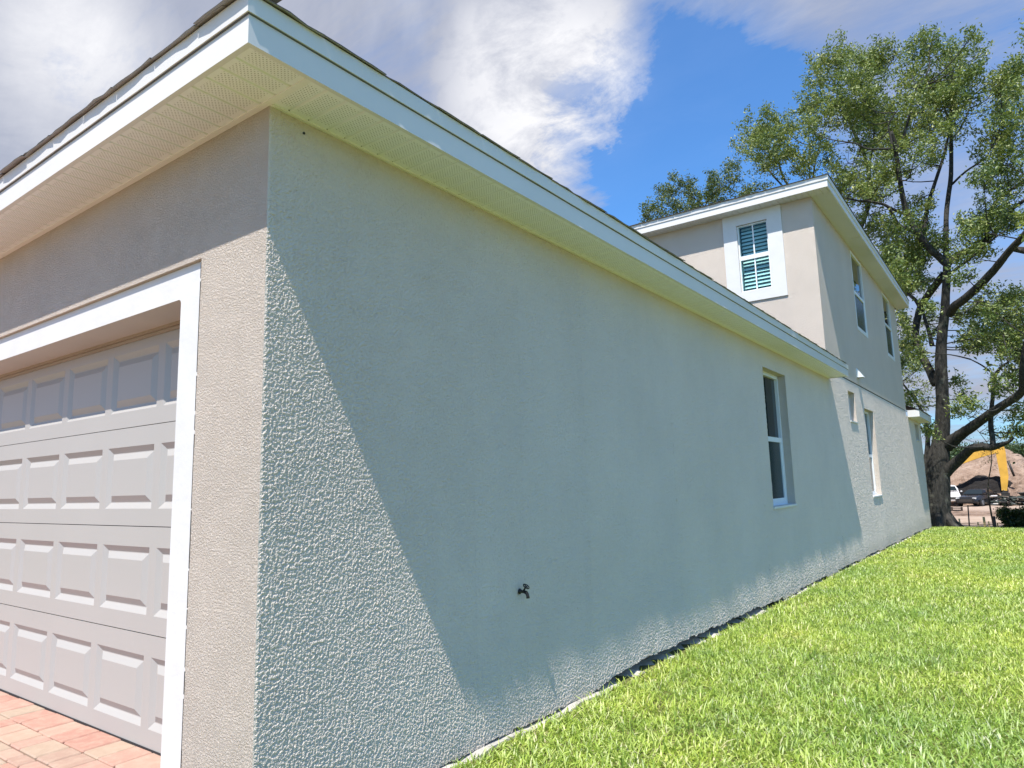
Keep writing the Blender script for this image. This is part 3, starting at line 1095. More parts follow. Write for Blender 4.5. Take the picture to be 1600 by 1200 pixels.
# --- windows
def side_window(hole, xin, rail_z, frame_w=.045, with_rail=True, screen=True, sill=True, flush=False):
    a, b, c, d = hole
    if sill and not flush: c = c + .0
    mb = MB()
    x0, x1 = xin - .035, xin + .012
    mb.box((x0, a + .002, c + .002), (x1, a + frame_w, d - .002)); mb.box((x0, b - frame_w, c + .002), (x1, b - .002, d - .002))
    mb.box((x0, a + frame_w, d - frame_w), (x1, b - frame_w, d - .002)); mb.box((x0, a + frame_w, c + .002), (x1, b - frame_w, c + frame_w))
    w = mb.build('window', M['vinyl'], house)
    if with_rail:
        MB().box((xin - .02, a + frame_w, rail_z - .03), (xin + .006, b - frame_w, rail_z + .03)).build('meeting_rail', M['vinyl'], w)
        # moving lower sash stiles
        s = MB(); s.box((xin - .018, a + frame_w, c + frame_w), (xin + .004, a + frame_w + .03, rail_z - .03)); s.box((xin - .018, b - frame_w - .03, c + frame_w), (xin + .004, b - frame_w, rail_z - .03)); s.box((xin - .018, a + frame_w + .03, c + frame_w), (xin + .004, b - frame_w - .03, c + frame_w + .035))
        s.build('lower_sash', M['vinyl'], w)
        MB().box((xin - .030, a + frame_w, rail_z), (xin - .024, b - frame_w, d - frame_w)).build('pane', M['glass'], w)
        MB().box((xin - .016, a + frame_w + .01, c + frame_w), (xin - .010, b - frame_w - .01, rail_z - .03)).build('pane', M['glass_screen'] if screen else M['glass'], w)
    else:
        MB().box((xin - .030, a + frame_w, c + frame_w), (xin - .024, b - frame_w, d - frame_w)).build('pane', M['glass'], w)
    if sill:
        MB().box((xin + .013, a - .012, c - .024), (.022, b + .012, c + .004)).build('sill', M['trim'], w, bevel=.004)
    return w


side_window(hole_g, -.105, 1.725, .05)
side_window(hole_s, -.105, 0, .045, with_rail=False)
side_window(hole_t, -.105, 1.64, .05)
side_window(hole_b, -.105, 0, .045, with_rail=False)
side_window(hole_A, .004, 5.04, .06, sill=False, flush=True)
side_window(hole_B, .004, 5.10, .06, sill=False, flush=True)
# front upper window with blinds behind clear glass
a, b, c, d = FW[0]
mb = MB()
yw = Y2 + .012
fwid = .022
mb.box((a + .001, yw, c + .001), (a + fwid, yw + .06, d - .001)); mb.box((b - fwid, yw, c + .001), (b - .001, yw + .06, d - .001))
mb.box((a + fwid, yw, d - fwid), (b - fwid, yw + .06, d - .001)); mb.box((a + fwid, yw, c + .001), (b - fwid, yw + .06, c + fwid))
w = mb.build('window', M['vinyl'], house)
MB().box((a + fwid, yw - .006, 5.125), (b - fwid, yw + .03, 5.20)).build('meeting_rail', M['vinyl'], w)
for z0, z1, yy in ((5.20, d - fwid, yw + .03), (c + fwid, 5.125, yw + .018)):
    MB().box((a + fwid, yy, z0), (b - fwid, yy + .005, z1)).build('pane', M['glass_clear'], w)
    MB().box(((a + b) / 2 - .011, yy - .007, z0), ((a + b) / 2 + .011, yy - .001, z1)).build('muntin', M['vinyl'], w)
z = c + .04
sl = MB().obox((0, 0, 0), [Vector((1, 0, 0)), Vector((0, math.cos(.95), math.sin(.95))), Vector((0, -math.sin(.95), math.cos(.95)))], ((b - a) / 2 - .03, .030, .0016)).mesh('blind_slat')
sl.materials.append(M['blind'])
while z < d - .03:
    o = link('blind_slat', sl, None, w)
    o.location = ((a + b) / 2, Y2 + .135, z)
    z += .068
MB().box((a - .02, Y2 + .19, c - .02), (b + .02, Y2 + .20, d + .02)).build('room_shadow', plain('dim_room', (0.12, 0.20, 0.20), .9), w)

# --- hose bib
sp = MB().tube([(-.02, 1.683, .645, .012), (.012, 1.683, .645, .012), (.012, 1.683, .645, .026), (.018, 1.683, .645, .026), (.018, 1.683, .645, .012), (.062, 1.683, .645, .014), (.085, 1.683, .640, .017), (.098, 1.683, .626, .015), (.104, 1.683, .605, .015), (.105, 1.683, .590, .017)], 12).build('spigot', M['brass'], house)
mb = MB().tube([(.055, 1.683, .650, .009), (.085, 1.683, .690, .008)], 8)
mb.build('valve_stem', M['brass'], sp)
mb = MB()
ring = []
cx_, cz_ = .088, .694
ax1 = Vector((0, 1, 0)); ax2 = Vector((.8, 0, -.6)).normalized()
for k2 in range(17):
    t = 2 * math.pi * k2 / 16
    p = Vector((cx_, 1.683, cz_)) + (ax1 * math.cos(t) + ax2 * math.sin(t)) * .030
    ring.append((p.x, p.y, p.z, .0052))
mb.tube(ring, 6, cap=False)
for k2 in range(4):
    t = math.pi / 2 * k2
    p = Vector((cx_, 1.683, cz_)) + (ax1 * math.cos(t) + ax2 * math.sin(t)) * .030
    mb.tube([(cx_, 1.683, cz_, .005), (p.x, p.y, p.z, .004)], 5)
mb.build('valve_handle', M['brass'], sp)
for o_ in (sp,):
    o_.scale = (.62, .62, .62); o_.location = (0.0, 1.683 * .38, .640 * .38)
# screw head under the soffit, and the vent hood
MB().tube([(0.0, .17, 2.79, .006), (.006, .17, 2.79, .006)], 8).build('screw', M['dark'], house)
mb = MB()
vy, vz = 13.28, 3.235
for p in (((.01, vy - .10, vz + .10), (.01, vy + .10, vz + .10), (.13, vy + .10, vz - .09), (.13, vy - .10, vz - .09)),
          ((.01, vy - .10, vz - .09), (.01, vy - .10, vz + .10), (.13, vy - .10, vz - .09)),
          ((.01, vy + .10, vz + .10), (.01, vy + .10, vz - .09), (.13, vy + .10, vz - .09))):
    mb.face(p)
vh = mb.build('vent_hood', M['vinyl'], house)
MB().box((.0105, vy - .095, vz - .088), (.012, vy + .095, vz + .08)).build('vent_flap', M['dark'], vh)

# ------------------------------------------------------------------ grass
def blades(n, xr, yr, dens=None, hmin=.035, hmax=.075, wmin=.005, wmax=.009, seed=1, keep=None, lean=(.35, 1.35)):
    rg = np.random.default_rng(seed)
    x = rg.uniform(*xr, n); y = rg.uniform(*yr, n)
    if keep is not None:
        k = keep(x, y, rg); x, y = x[k], y[k]
    n = len(x)
    zg = np.interp(y, GY, GZ) - 0.012 * np.maximum(0, x)
    ang = rg.uniform(0, 2 * np.pi, n); L = rg.uniform(hmin, hmax, n) * (0.75 + 0.5 * rg.random(n)); W = rg.uniform(wmin, wmax, n)
    ln = rg.uniform(lean[0], lean[1], n); bend = ln + rg.uniform(.1, .7, n)
    dx, dy = np.cos(ang), np.sin(ang)
    sx, sy = -dy, dx
    tw = rg.uniform(-.6, .6, n)
    p0 = np.stack([x, y, zg - .006], 1)
    d1 = np.stack([dx * np.sin(ln), dy * np.sin(ln), np.cos(ln)], 1) * (L * .55)[:, None]
    d2 = np.stack([dx * np.sin(bend), dy * np.sin(bend), np.cos(bend)], 1) * (L * .45)[:, None]
    sd = np.stack([sx * np.cos(tw), sy * np.cos(tw), np.sin(tw)], 1) * W[:, None] / 2
    p1 = p0 + d1; p2 = p1 + d2
    V = np.stack([p0 - sd * .7, p0 + sd * .7, p1 + sd, p1 - sd, p2], 1).reshape(-1, 3)
    return V, n


def blade_mesh(chunks):
    V = np.concatenate([c[0] for c in chunks]); n = sum(c[1] for c in chunks)
    me = bpy.data.meshes.new('grass')
    me.vertices.add(len(V)); me.vertices.foreach_set('co', V.astype(np.float32).ravel())
    base = np.arange(n)[:, None] * 5
    loops = np.concatenate([base + np.array([0, 1, 2, 3]), base + np.array([3, 2, 4])], 1).ravel()
    me.loops.add(len(loops)); me.loops.foreach_set('vertex_index', loops.astype(np.int32))
    me.polygons.add(2 * n)
    st = (np.arange(n)[:, None] * 7 + np.array([0, 4])).ravel()
    me.polygons.foreach_set('loop_start', st.astype(np.int32))
    me.update(calc_edges=True); me.validate()
    return me


def near_wall(x, y, rg):      # thin and ragged against the footing
    k = (x > .032) & ((x > .08) | (rg.random(len(x)) < .55))
    patch = np.sin(x * 2.1 + 1.3) * np.sin(y * 1.7) + np.sin(x * 5.3 + y * 3.1) * .5
    return k & (rg.random(len(x)) < .86 + .14 * patch)


ch = [blades(150000, (.03, 3.2), (.6, 6.0), seed=1, keep=near_wall),
      blades(95000, (.03, 3.4), (6.0, 12.5), seed=2, keep=near_wall, hmin=.04, hmax=.08, wmin=.008, wmax=.012),
      blades(80000, (.04, 3.6), (12.5, 28.5), seed=3, keep=near_wall, hmin=.045, hmax=.09, wmin=.012, wmax=.019),
      blades(38000, (9, 22), (-6, 28), seed=14, hmin=.07, hmax=.12, wmin=.03, wmax=.05),
      blades(45000, (3.2, 9), (-4, 26), seed=4, hmin=.05, hmax=.09, wmin=.016, wmax=.024),
      blades(30000, (.04, 3.2), (-4, .6), seed=5, keep=near_wall, wmin=.008, wmax=.012),
      blades(22000, (-9, .04), (23.9, 29), seed=6, hmin=.05, hmax=.09, wmin=.016, wmax=.024),
      blades(5000, (.06, 3.0), (.8, 9.0), seed=9, keep=near_wall, hmin=.08, hmax=.13, wmin=.004, wmax=.008, lean=(.2, .9)),
      blades(420, (.035, .11), (.9, 12), seed=8, hmin=.05, hmax=.12, wmin=.004, wmax=.008)]
link('grass', blade_mesh(ch), M['grass'], kind='stuff', label='bright yellow-green lawn grass beside the stucco wall')

# ------------------------------------------------------------------ trees
OAK_BRANCHES=[[[-0.11,27.0,-1.09,0.46],[-0.06,27.0,-0.63,0.41],[-0.04,27.0,0.01,0.385],[0.02,27.0,0.78,0.385],[0.13,27.0,1.68,0.345],[0.28,27.0,2.35,0.28],[0.43,26.9,3.24,0.225],[0.52,26.8,4.29,0.2],[0.59,26.7,5.25,0.185],[0.71,26.7,6.05,0.165],[0.87,26.6,6.81,0.145],[1.0,26.5,7.63,0.13],[1.13,26.4,8.51,0.125]],[[1.13,26.4,8.51,0.13],[0.92,26.3,8.81,0.12],[0.67,26.1,9.14,0.115],[0.34,25.8,9.8,0.105],[0.17,25.5,10.37,0.09],[0.11,25.2,11.22,0.08],[0.11,24.8,12.21,0.075],[0.13,24.6,12.58,0.07],[0.07,24.4,13.04,0.055]],[[0.34,25.8,9.78,0.08],[-0.04,25.4,9.88,0.07],[-0.19,25.1,10.14,0.06],[-0.33,24.8,10.53,0.05],[-0.71,24.5,10.7,0.042],[-1.14,24.2,10.77,0.035],[-1.53,24.0,10.92,0.025]],[[0.24,25.6,10.33,0.06],[-0.05,25.2,10.39,0.05],[-0.34,24.9,10.57,0.045]],[[0.08,24.4,12.38,0.05],[-0.21,24.2,12.4,0.04],[-0.64,24.0,12.46,0.03],[-0.97,23.8,12.7,0.02]],[[0.16,24.4,12.29,0.05],[0.46,24.4,12.81,0.045],[0.75,24.3,13.63,0.035],[0.98,24.2,14.19,0.022]],[[0.05,24.4,12.39,0.045],[0.04,24.4,12.88,0.035],[0.03,24.3,13.26,0.025],[0.37,24.2,13.65,0.018]],[[1.13,26.4,8.51,0.13],[1.35,26.5,8.74,0.12],[1.61,26.7,8.91,0.115],[1.97,27.0,9.03,0.11],[2.23,27.1,9.18,0.1],[2.34,27.2,9.46,0.07],[2.45,27.3,10.03,0.065],[2.68,27.5,10.65,0.06],[3.14,27.7,11.08,0.055],[3.63,27.9,11.38,0.05],[4.05,28.1,11.77,0.04]],[[2.25,27.1,9.2,0.075],[2.71,26.7,9.53,0.07],[3.15,26.2,9.95,0.065],[3.5,26.0,10.11,0.06],[3.95,25.7,10.52,0.045]],[[1.22,26.4,8.18,0.06],[1.41,26.0,8.2,0.05],[1.76,25.5,8.29,0.045],[2.18,25.0,8.45,0.04],[2.59,24.5,8.63,0.03]],[[1.01,26.6,6.79,0.15],[1.21,26.2,6.95,0.145],[1.45,25.9,7.03,0.14],[1.89,25.4,7.25,0.13],[2.38,24.9,7.61,0.12],[2.69,24.5,7.87,0.11],[2.94,24.2,8.08,0.105],[3.27,23.7,8.27,0.1],[3.63,23.2,8.56,0.08]],[[0.96,26.5,8.17,0.12],[0.87,26.8,8.15,0.125],[0.51,27.3,7.87,0.13],[0.12,27.7,7.48,0.12],[-0.04,27.7,7.05,0.12],[-0.15,27.5,6.43,0.12],[-0.09,27.3,5.74,0.13],[0.14,27.1,5.05,0.14],[0.35,27.0,4.36,0.16]],[[0.09,27.7,7.32,0.08],[-0.05,27.9,7.71,0.07],[-0.29,28.2,8.07,0.06],[-0.58,28.5,8.53,0.045]],[[0.34,27.2,5.83,0.08],[0.26,27.4,6.51,0.065],[0.17,27.6,7.0,0.05],[0.16,27.7,7.47,0.04]],[[0.34,27.3,6.24,0.03],[0.62,27.1,6.52,0.025],[0.74,27.0,6.6,0.02]],[[0.42,27.0,2.19,0.24],[0.75,26.7,2.42,0.2],[1.03,26.4,2.61,0.17],[1.24,26.2,2.73,0.16],[1.73,25.7,3.05,0.14],[2.2,25.2,3.33,0.13],[2.58,24.8,3.53,0.12],[2.76,24.5,3.75,0.11],[2.8,24.2,4.17,0.1],[2.88,24.0,4.63,0.09],[3.02,23.7,5.21,0.07]],[[0.15,27.0,1.12,0.22],[0.57,26.8,1.5,0.18],[0.95,26.5,1.83,0.15],[1.18,26.3,2.03,0.14],[1.5,26.0,2.07,0.13],[1.75,25.8,2.03,0.11],[2.0,25.6,2.09,0.08],[2.24,25.4,2.18,0.05],[2.37,25.3,2.29,0.03]],[[1.79,25.8,2.04,0.09],[1.81,25.9,2.36,0.08],[1.8,26.0,2.68,0.08],[1.84,26.0,3.06,0.07],[1.97,26.0,3.76,0.06],[2.1,25.9,4.38,0.05],[2.33,25.7,4.65,0.035],[2.51,25.6,4.75,0.02]],[[2.08,25.9,4.38,0.03],[1.97,25.9,4.54,0.03],[1.76,25.8,4.76,0.025],[1.49,25.7,4.97,0.018]],[[1.1,26.5,8.57,0.1],[1.21,26.7,9.85,0.085],[1.31,27.0,10.77,0.08],[1.54,27.3,12.04,0.075],[1.71,27.6,13.8,0.06],[1.86,27.9,15.63,0.04],[1.96,28.0,16.25,0.02]],[[1.53,27.3,11.68,0.04],[2.0,27.2,12.01,0.035],[2.54,27.1,12.24,0.03],[2.78,27.0,12.47,0.02]],[[1.68,27.6,13.52,0.04],[1.99,27.9,13.98,0.035],[2.28,28.1,14.57,0.025],[2.52,28.2,15.29,0.015]],[[0.47,26.5,9.55,0.08],[0.7,27.2,11.0,0.075],[1.04,27.6,12.08,0.065],[1.44,27.9,13.26,0.05],[1.65,28.1,14.34,0.035],[1.52,28.2,15.51,0.02]],[[-2.0,28.5,10.7,0.09],[-1.41,28.6,12.02,0.085],[-1.28,28.8,13.43,0.08],[-1.38,28.9,14.41,0.07],[-1.71,29.0,15.65,0.06],[-1.98,29.1,16.91,0.045],[-2.16,29.2,17.71,0.03],[-2.46,29.3,18.77,0.018]],[[-1.65,29.0,15.54,0.045],[-1.16,28.9,16.01,0.04],[-0.88,28.9,15.99,0.02]],[[-1.26,28.8,13.67,0.04],[-0.96,28.7,14.85,0.035],[-0.85,28.7,15.97,0.03],[-0.94,28.6,16.79,0.025],[-0.81,28.6,17.75,0.015]],[[-3.87,29.6,13.01,0.06],[-4.76,29.8,14.57,0.05],[-5.02,29.9,15.78,0.04],[-5.14,30.0,16.79,0.03],[-5.52,30.1,17.71,0.015]],[[-4.94,29.8,14.44,0.04],[-5.43,30.0,15.3,0.035],[-5.74,30.1,16.09,0.028],[-6.33,30.2,16.79,0.015]],[[-3.65,29.6,13.82,0.04],[-3.41,29.7,15.02,0.035],[-3.11,29.8,16.03,0.025],[-2.84,29.9,16.69,0.015]],[[-3.76,29.6,13.86,0.03],[-3.63,29.8,15.48,0.025],[-3.6,29.9,17.14,0.015]]]
OAK_BLOBS=[[-1.46,25.32,17.21,0.54],[-1.81,27.64,18.59,0.58],[-1.89,25.95,17.07,0.78],[-2.58,27.38,17.62,0.59],[-2.73,28.08,18.03,0.61],[-0.85,24.46,15.78,0.81],[-1.51,29.75,18.74,0.97],[-0.61,27.62,17.74,0.77],[-0.57,27.43,17.62,0.77],[-0.19,27.88,18.03,0.66],[-1.72,26.72,16.4,0.89],[-0.77,24.53,14.69,0.8],[-1.02,26.53,15.73,0.86],[-0.59,26.4,16.03,0.63],[-0.9,29.99,17.9,0.71],[-0.41,27.89,17.46,0.55],[-0.44,27.87,17.47,0.55],[-2.11,24.7,14.76,0.74],[-2.9,29.33,17.14,0.87],[-2.91,26.84,16.36,0.59],[-3.18,28.12,17.05,0.61],[-1.98,28.67,16.28,0.82],[-1.77,27.9,15.86,0.8],[-0.85,24.9,14.09,0.69],[-1.34,29.46,16.28,0.81],[-1.62,27.89,19.05,0.35],[-2.25,24.93,16.8,0.39],[0.27,27.48,17.57,0.26],[1.46,24.91,16.04,0.55],[1.31,26.91,17.2,0.59],[0.96,27.15,17.16,0.61],[1.74,27.35,16.83,0.59],[0.85,25.03,15.38,0.66],[1.33,25.62,15.3,0.75],[2.03,27.77,16.82,0.49],[1.98,26.96,16.42,0.48],[2.54,25.62,15.87,0.53],[2.69,23.96,15.27,0.29],[2.95,24.59,14.91,0.29],[1.91,25.32,14.53,0.72],[1.78,26.53,15.17,0.75],[2.22,24.53,14.3,0.68],[2.31,26.35,15.17,0.73],[0.71,24.17,14.34,0.54],[0.61,28.32,16.39,0.63],[1.07,23.89,13.51,0.79],[0.9,29.73,16.28,0.97],[1.64,25.9,14.04,0.73],[1.66,28.02,14.99,0.78],[2.48,24.66,13.52,0.5],[1.57,26.05,14.62,0.65],[1.53,27.26,15.21,0.67],[-4.34,25.9,15.55,0.84],[-4.94,25.83,15.51,0.74],[-4.32,28.08,16.26,0.76],[-4.48,28.95,16.68,0.78],[-5.77,27.15,15.65,0.52],[-4.41,25.47,14.4,0.95],[-5.16,28.49,15.87,1.06],[-3.69,25.75,14.39,0.92],[-3.49,26.89,14.34,0.7],[-4.14,26.95,14.01,0.84],[-5.15,27.75,14.74,0.77],[-3.35,28.29,16.25,0.61],[-2.34,24.15,13.69,0.52],[-3.01,28.49,14.81,0.72],[-1.92,24.46,13.18,0.41],[-3.17,26.54,13.55,0.68],[-4.2,25.9,15.95,0.3],[-0.75,28.41,15.83,0.77],[-0.76,30.11,16.6,0.81],[-0.18,27.67,14.97,0.94],[-1.04,28.2,14.84,0.77],[-1.03,29.23,15.26,0.79],[0.29,27.63,14.47,0.81],[0.22,28.61,14.91,0.84],[0.02,26.57,13.49,0.89],[-0.41,30.31,15.16,1.01],[-0.95,25.28,13.19,0.5],[0.84,22.97,11.58,0.59],[1.42,23.51,12.31,0.67],[1.16,27.91,14.29,0.79],[1.18,24.31,11.82,0.51],[0.87,30.97,14.54,0.65],[1.85,26.73,13.54,0.64],[-1.66,25.71,12.88,0.73],[-0.99,23.52,11.37,0.74],[-0.48,24.82,12.07,0.76],[-2.3,27.73,12.96,0.78],[-2.69,30.13,13.92,0.84],[-1.21,25.98,11.62,0.71],[-1.61,28.69,12.65,0.78],[-0.43,22.97,10.56,0.53],[-1.04,28.75,12.73,0.65],[-0.24,25.88,12.0,0.58],[-0.47,27.23,12.56,0.61],[0.24,27.62,12.91,0.5],[-1.17,27.06,11.04,0.82],[-1.81,28.49,11.1,0.66],[-1.96,30.58,11.76,0.7],[-0.89,27.76,10.45,0.82],[-0.02,23.64,9.5,0.52],[0.03,26.97,9.9,0.76],[0.21,26.36,9.69,0.75],[-0.6,23.92,8.56,0.62],[-0.32,26.41,9.15,0.85],[-0.52,29.26,9.94,0.94],[0.32,28.76,10.87,0.5],[0.26,29.47,11.09,0.51],[-0.04,22.87,7.65,0.66],[-0.85,31.01,9.78,0.89],[0.29,27.92,9.4,0.58],[0.91,26.46,9.36,0.45],[0.74,29.05,10.11,0.49],[-0.27,28.95,8.75,0.61],[-0.3,29.44,8.86,0.62],[0.8,26.68,10.9,0.46],[0.18,28.68,11.72,0.51],[0.11,29.14,11.89,0.52],[3.85,25.35,14.52,0.49],[4.03,27.49,15.54,0.53],[3.78,28.14,15.58,0.63],[3.66,27.82,15.46,0.62],[3.25,25.68,14.27,0.5],[3.31,26.93,14.86,0.53],[3.52,26.73,14.11,0.68],[3.57,30.3,15.77,0.77],[3.73,24.01,13.01,0.46],[3.07,28.41,14.65,0.55],[3.43,23.83,12.01,0.68],[3.56,27.1,13.4,0.77],[3.05,27.65,13.22,0.71],[3.16,27.19,12.99,0.7],[3.48,24.16,11.36,0.6],[2.77,26.28,11.99,0.59],[3.14,26.16,11.55,0.74],[3.2,26.49,11.66,0.75],[2.49,23.61,10.28,0.54],[2.65,31.11,12.93,0.7],[3.02,27.22,11.13,0.68],[3.61,28.67,11.77,0.52],[2.19,26.31,9.94,0.59],[2.72,26.28,10.25,0.58],[2.66,26.76,10.42,0.59],[2.0,23.12,8.59,0.45],[1.92,30.64,10.81,0.59],[2.59,27.1,9.79,0.68],[3.13,25.28,9.37,0.62],[3.01,26.12,9.66,0.64],[2.12,28.9,9.65,0.55],[2.14,26.77,9.06,0.51],[1.67,24.16,8.11,0.4],[1.53,27.33,6.06,0.33],[1.85,28.0,6.36,0.33],[2.13,27.24,5.84,0.31],[1.28,28.69,5.91,0.3],[1.71,28.12,5.69,0.29],[2.45,26.52,5.86,0.3],[2.65,26.72,5.57,0.33],[2.38,24.85,4.98,0.22],[2.8,28.39,6.51,0.32],[2.9,23.21,6.05,0.26],[2.25,24.42,6.3,0.32],[2.57,26.97,7.04,0.27],[2.9,28.4,7.47,0.28],[2.25,24.92,6.93,0.19],[1.59,28.44,7.12,0.23],[1.23,28.39,6.85,0.19],[1.97,27.2,7.2,0.29],[-0.33,26.12,6.69,0.27],[-0.14,25.02,6.02,0.29],[-0.46,27.29,6.03,0.28],[-0.26,26.25,5.46,0.3],[0.19,24.4,5.21,0.24],[0.43,23.22,5.56,0.17],[-0.8,28.46,5.42,0.25],[0.13,23.63,4.7,0.2],[-0.14,28.04,8.39,0.37],[-0.25,26.0,8.07,0.23],[0.47,26.72,7.97,0.19],[0.75,22.8,6.35,0.13],[1.46,22.87,7.08,0.19],[1.67,23.6,7.34,0.19],[0.87,28.35,4.64,0.19],[1.03,27.87,3.95,0.22],[0.92,25.41,3.28,0.2],[1.43,23.37,3.32,0.12],[2.44,28.6,3.18,0.21],[2.61,28.02,3.32,0.21],[2.26,27.12,2.52,0.17],[2.61,27.18,2.54,0.13],[0.24,24.32,2.57,0.17],[-0.2,28.22,2.97,0.16],[2.07,24.73,4.11,0.19],[2.11,25.52,3.88,0.16],[2.56,27.98,4.26,0.28],[-0.57,26.73,3.85,0.15],[-0.42,26.09,4.01,0.11]]
REAR_BLOBS=[[-12.76,32.05,15.64,0.45],[-12.11,32.15,16.14,0.59],[-12.58,34.66,17.84,0.55],[-10.71,31.53,16.56,0.49],[-11.75,34.03,16.92,0.68],[-9.9,31.35,16.38,0.55],[-11.16,34.95,17.33,0.68],[-9.48,31.66,15.51,0.54],[-8.88,31.37,15.79,0.53],[-8.52,31.85,16.58,0.4],[-9.64,34.73,17.3,0.64],[-8.71,33.68,16.22,0.48],[-8.62,34.56,18.25,0.42],[-8.3,33.0,17.12,0.47],[-7.24,31.46,16.59,0.31],[-7.78,32.36,16.49,0.39],[-7.38,32.82,16.05,0.38],[-8.2,34.96,16.64,0.41],[-6.57,31.67,15.41,0.37],[-6.21,31.98,15.59,0.3],[-8.77,34.37,17.12,0.48],[-6.91,31.46,15.09,0.31],[-13.32,34.89,16.66,0.64],[-11.06,32.19,15.43,0.64],[-10.34,33.27,15.77,0.64],[-9.33,33.64,16.0,0.62],[-12.03,34.63,18.7,0.17],[-12.2,31.3,15.76,0.22]]
BACK_BLOBS=[[0.98,38.04,8.95,0.4],[1.48,36.04,8.69,0.42],[1.84,37.65,8.73,0.44],[2.23,35.58,7.98,0.45],[2.68,37.8,8.46,0.47],[3.07,36.04,8.22,0.44],[1.33,36.12,8.02,0.38],[1.7,35.6,7.48,0.41],[2.07,36.47,7.46,0.42],[2.47,36.48,7.4,0.41],[2.88,38.45,7.66,0.47],[3.21,37.32,7.73,0.45],[1.0,36.59,7.54,0.39],[1.25,38.47,7.48,0.35],[1.87,36.02,6.92,0.37],[2.33,36.14,6.78,0.36],[2.8,38.37,6.93,0.42],[3.15,38.35,7.09,0.42],[2.64,37.55,9.19,0.42],[3.07,38.44,9.4,0.47],[3.34,35.67,8.93,0.39],[2.22,38.21,9.25,0.34],[2.94,37.61,6.3,0.32],[-1.5,37.5,9.27,0.38],[-1.33,38.03,8.68,0.44],[-1.43,35.81,7.47,0.41],[-0.96,36.1,7.5,0.36],[-0.45,35.91,8.48,0.3],[-0.23,36.94,8.9,0.31],[-0.11,37.14,8.01,0.25],[-1.7,37.12,6.73,0.27],[-0.12,36.59,9.24,0.25]]



def leaf_cloud(blobs, per_m2, leaf, seed, flat=.75, clump=.20):
    """leaf-sized quads gathered in small sprays through each blob"""
    rg = np.random.default_rng(seed)
    cs = []
    for bx, by, bz, br in blobs:
        ns = max(3, int(round(9 * (br / .5) ** 2)))
        d = rg.normal(size=(ns, 3)); d /= np.linalg.norm(d, axis=1)[:, None]
        rr = br * rg.uniform(.25, 1.05, ns) ** .6
        c = np.array([bx, by, bz]) + d * rr[:, None] * np.array([1, 1, flat])
        nl = rg.integers(int(per_m2 * .5), int(per_m2 * 1.5), ns)
        for ci, k in zip(c, nl):
            dirn = ci - np.array([bx, by, bz - br * .5]); dirn /= np.linalg.norm(dirn) + 1e-6
            t = rg.uniform(-1, 1, k)[:, None]
            cs.append(ci + dirn * t * clump * 1.3 + rg.normal(size=(k, 3)) * clump * .55)
    P = np.concatenate(cs)
    n = len(P)
    nrm = rg.normal(size=(n, 3)) + np.array([0, 0, .7]); nrm /= np.linalg.norm(nrm, axis=1)[:, None]
    t = rg.normal(size=(n, 3)); t -= nrm * (t * nrm).sum(1)[:, None]; t /= np.linalg.norm(t, axis=1)[:, None]
    b = np.cross(nrm, t)
    L = rg.uniform(.7, 1.3, n)[:, None] * leaf; W = L * rg.uniform(.36, .5, n)[:, None]
    bow = nrm * L * .12
    V = np.stack([P - t * L * .5, P + b * W * .5 + bow, P + t * L * .5, P - b * W * .5 + bow], 1).reshape(-1, 3)
    return V, n


def quad_mesh(name, V, n):
    me = bpy.data.meshes.new(name)
    me.vertices.add(4 * n); me.vertices.foreach_set('co', V.astype(np.float32).ravel())
    tri = (np.arange(n)[:, None] * 4 + np.array([0, 1, 2, 0, 2, 3])).ravel()
    me.loops.add(6 * n); me.loops.foreach_set('vertex_index', tri.astype(np.int32))
    me.polygons.add(2 * n); me.polygons.foreach_set('loop_start', (np.arange(2 * n) * 3).astype(np.int32))
    me.update(calc_edges=True); me.validate()
    return me


def smooth_path(pts, sub=4):
    """Catmull-Rom through (x,y,z,r)"""
    P = np.array(pts)
    out = []
    for i in range(len(P) - 1):
        p0, p1, p2, p3 = P[max(i - 1, 0)], P[i], P[i + 1], P[min(i + 2, len(P) - 1)]
        for k in range(sub):
            t = k / sub
            out.append(.5 * ((2 * p1) + (-p0 + p2) * t + (2 * p0 - 5 * p1 + 4 * p2 - p3) * t * t + (-p0 + 3 * p1 - 3 * p2 + p3) * t ** 3))
    out.append(P[-1])
    return [tuple(q[:3]) + (max(.008, q[3]),) for q in out]


def twigs(blobs, nodes, seed, rmin=.008, rmax=.022):
    rr = random.Random(seed)
    mb = MB()
    N = np.array([n[:3] for n in nodes])
    for bx, by, bz, br in blobs:
        c = np.array([bx, by, bz])
        d = np.linalg.norm(N - c, axis=1) + np.maximum(0, N[:, 2] - bz) * 1.5
        a = N[int(np.argmin(d))]
        ln = np.linalg.norm(c - a)
        if ln < .05 or ln > 2.3: continue
        mid = (a * .5 + c * .5) + np.array([rr.uniform(-.1, .1), rr.uniform(-.1, .1), rr.uniform(-.18, .05)]) * ln
        r1 = min(rmax * 2, rmin + .010 * ln)
        mb.tube(smooth_path([tuple(a) + (r1,), tuple(mid) + (r1 * .75,), tuple(c) + (rmin,)], 3), 5, cap=False)
        for k in range(4):
            e = c + np.array([rr.uniform(-1, 1), rr.uniform(-1, 1), rr.uniform(-.5, 1)]) * br * .85
            m2 = mid * .3 + c * .7
            mb.tube([tuple(m2) + (rmin,), tuple((m2 + e) / 2 + np.array([0, 0, .05])) + (rmin * .8,), tuple(e) + (rmin * .5,)], 4, cap=False)
    return mb


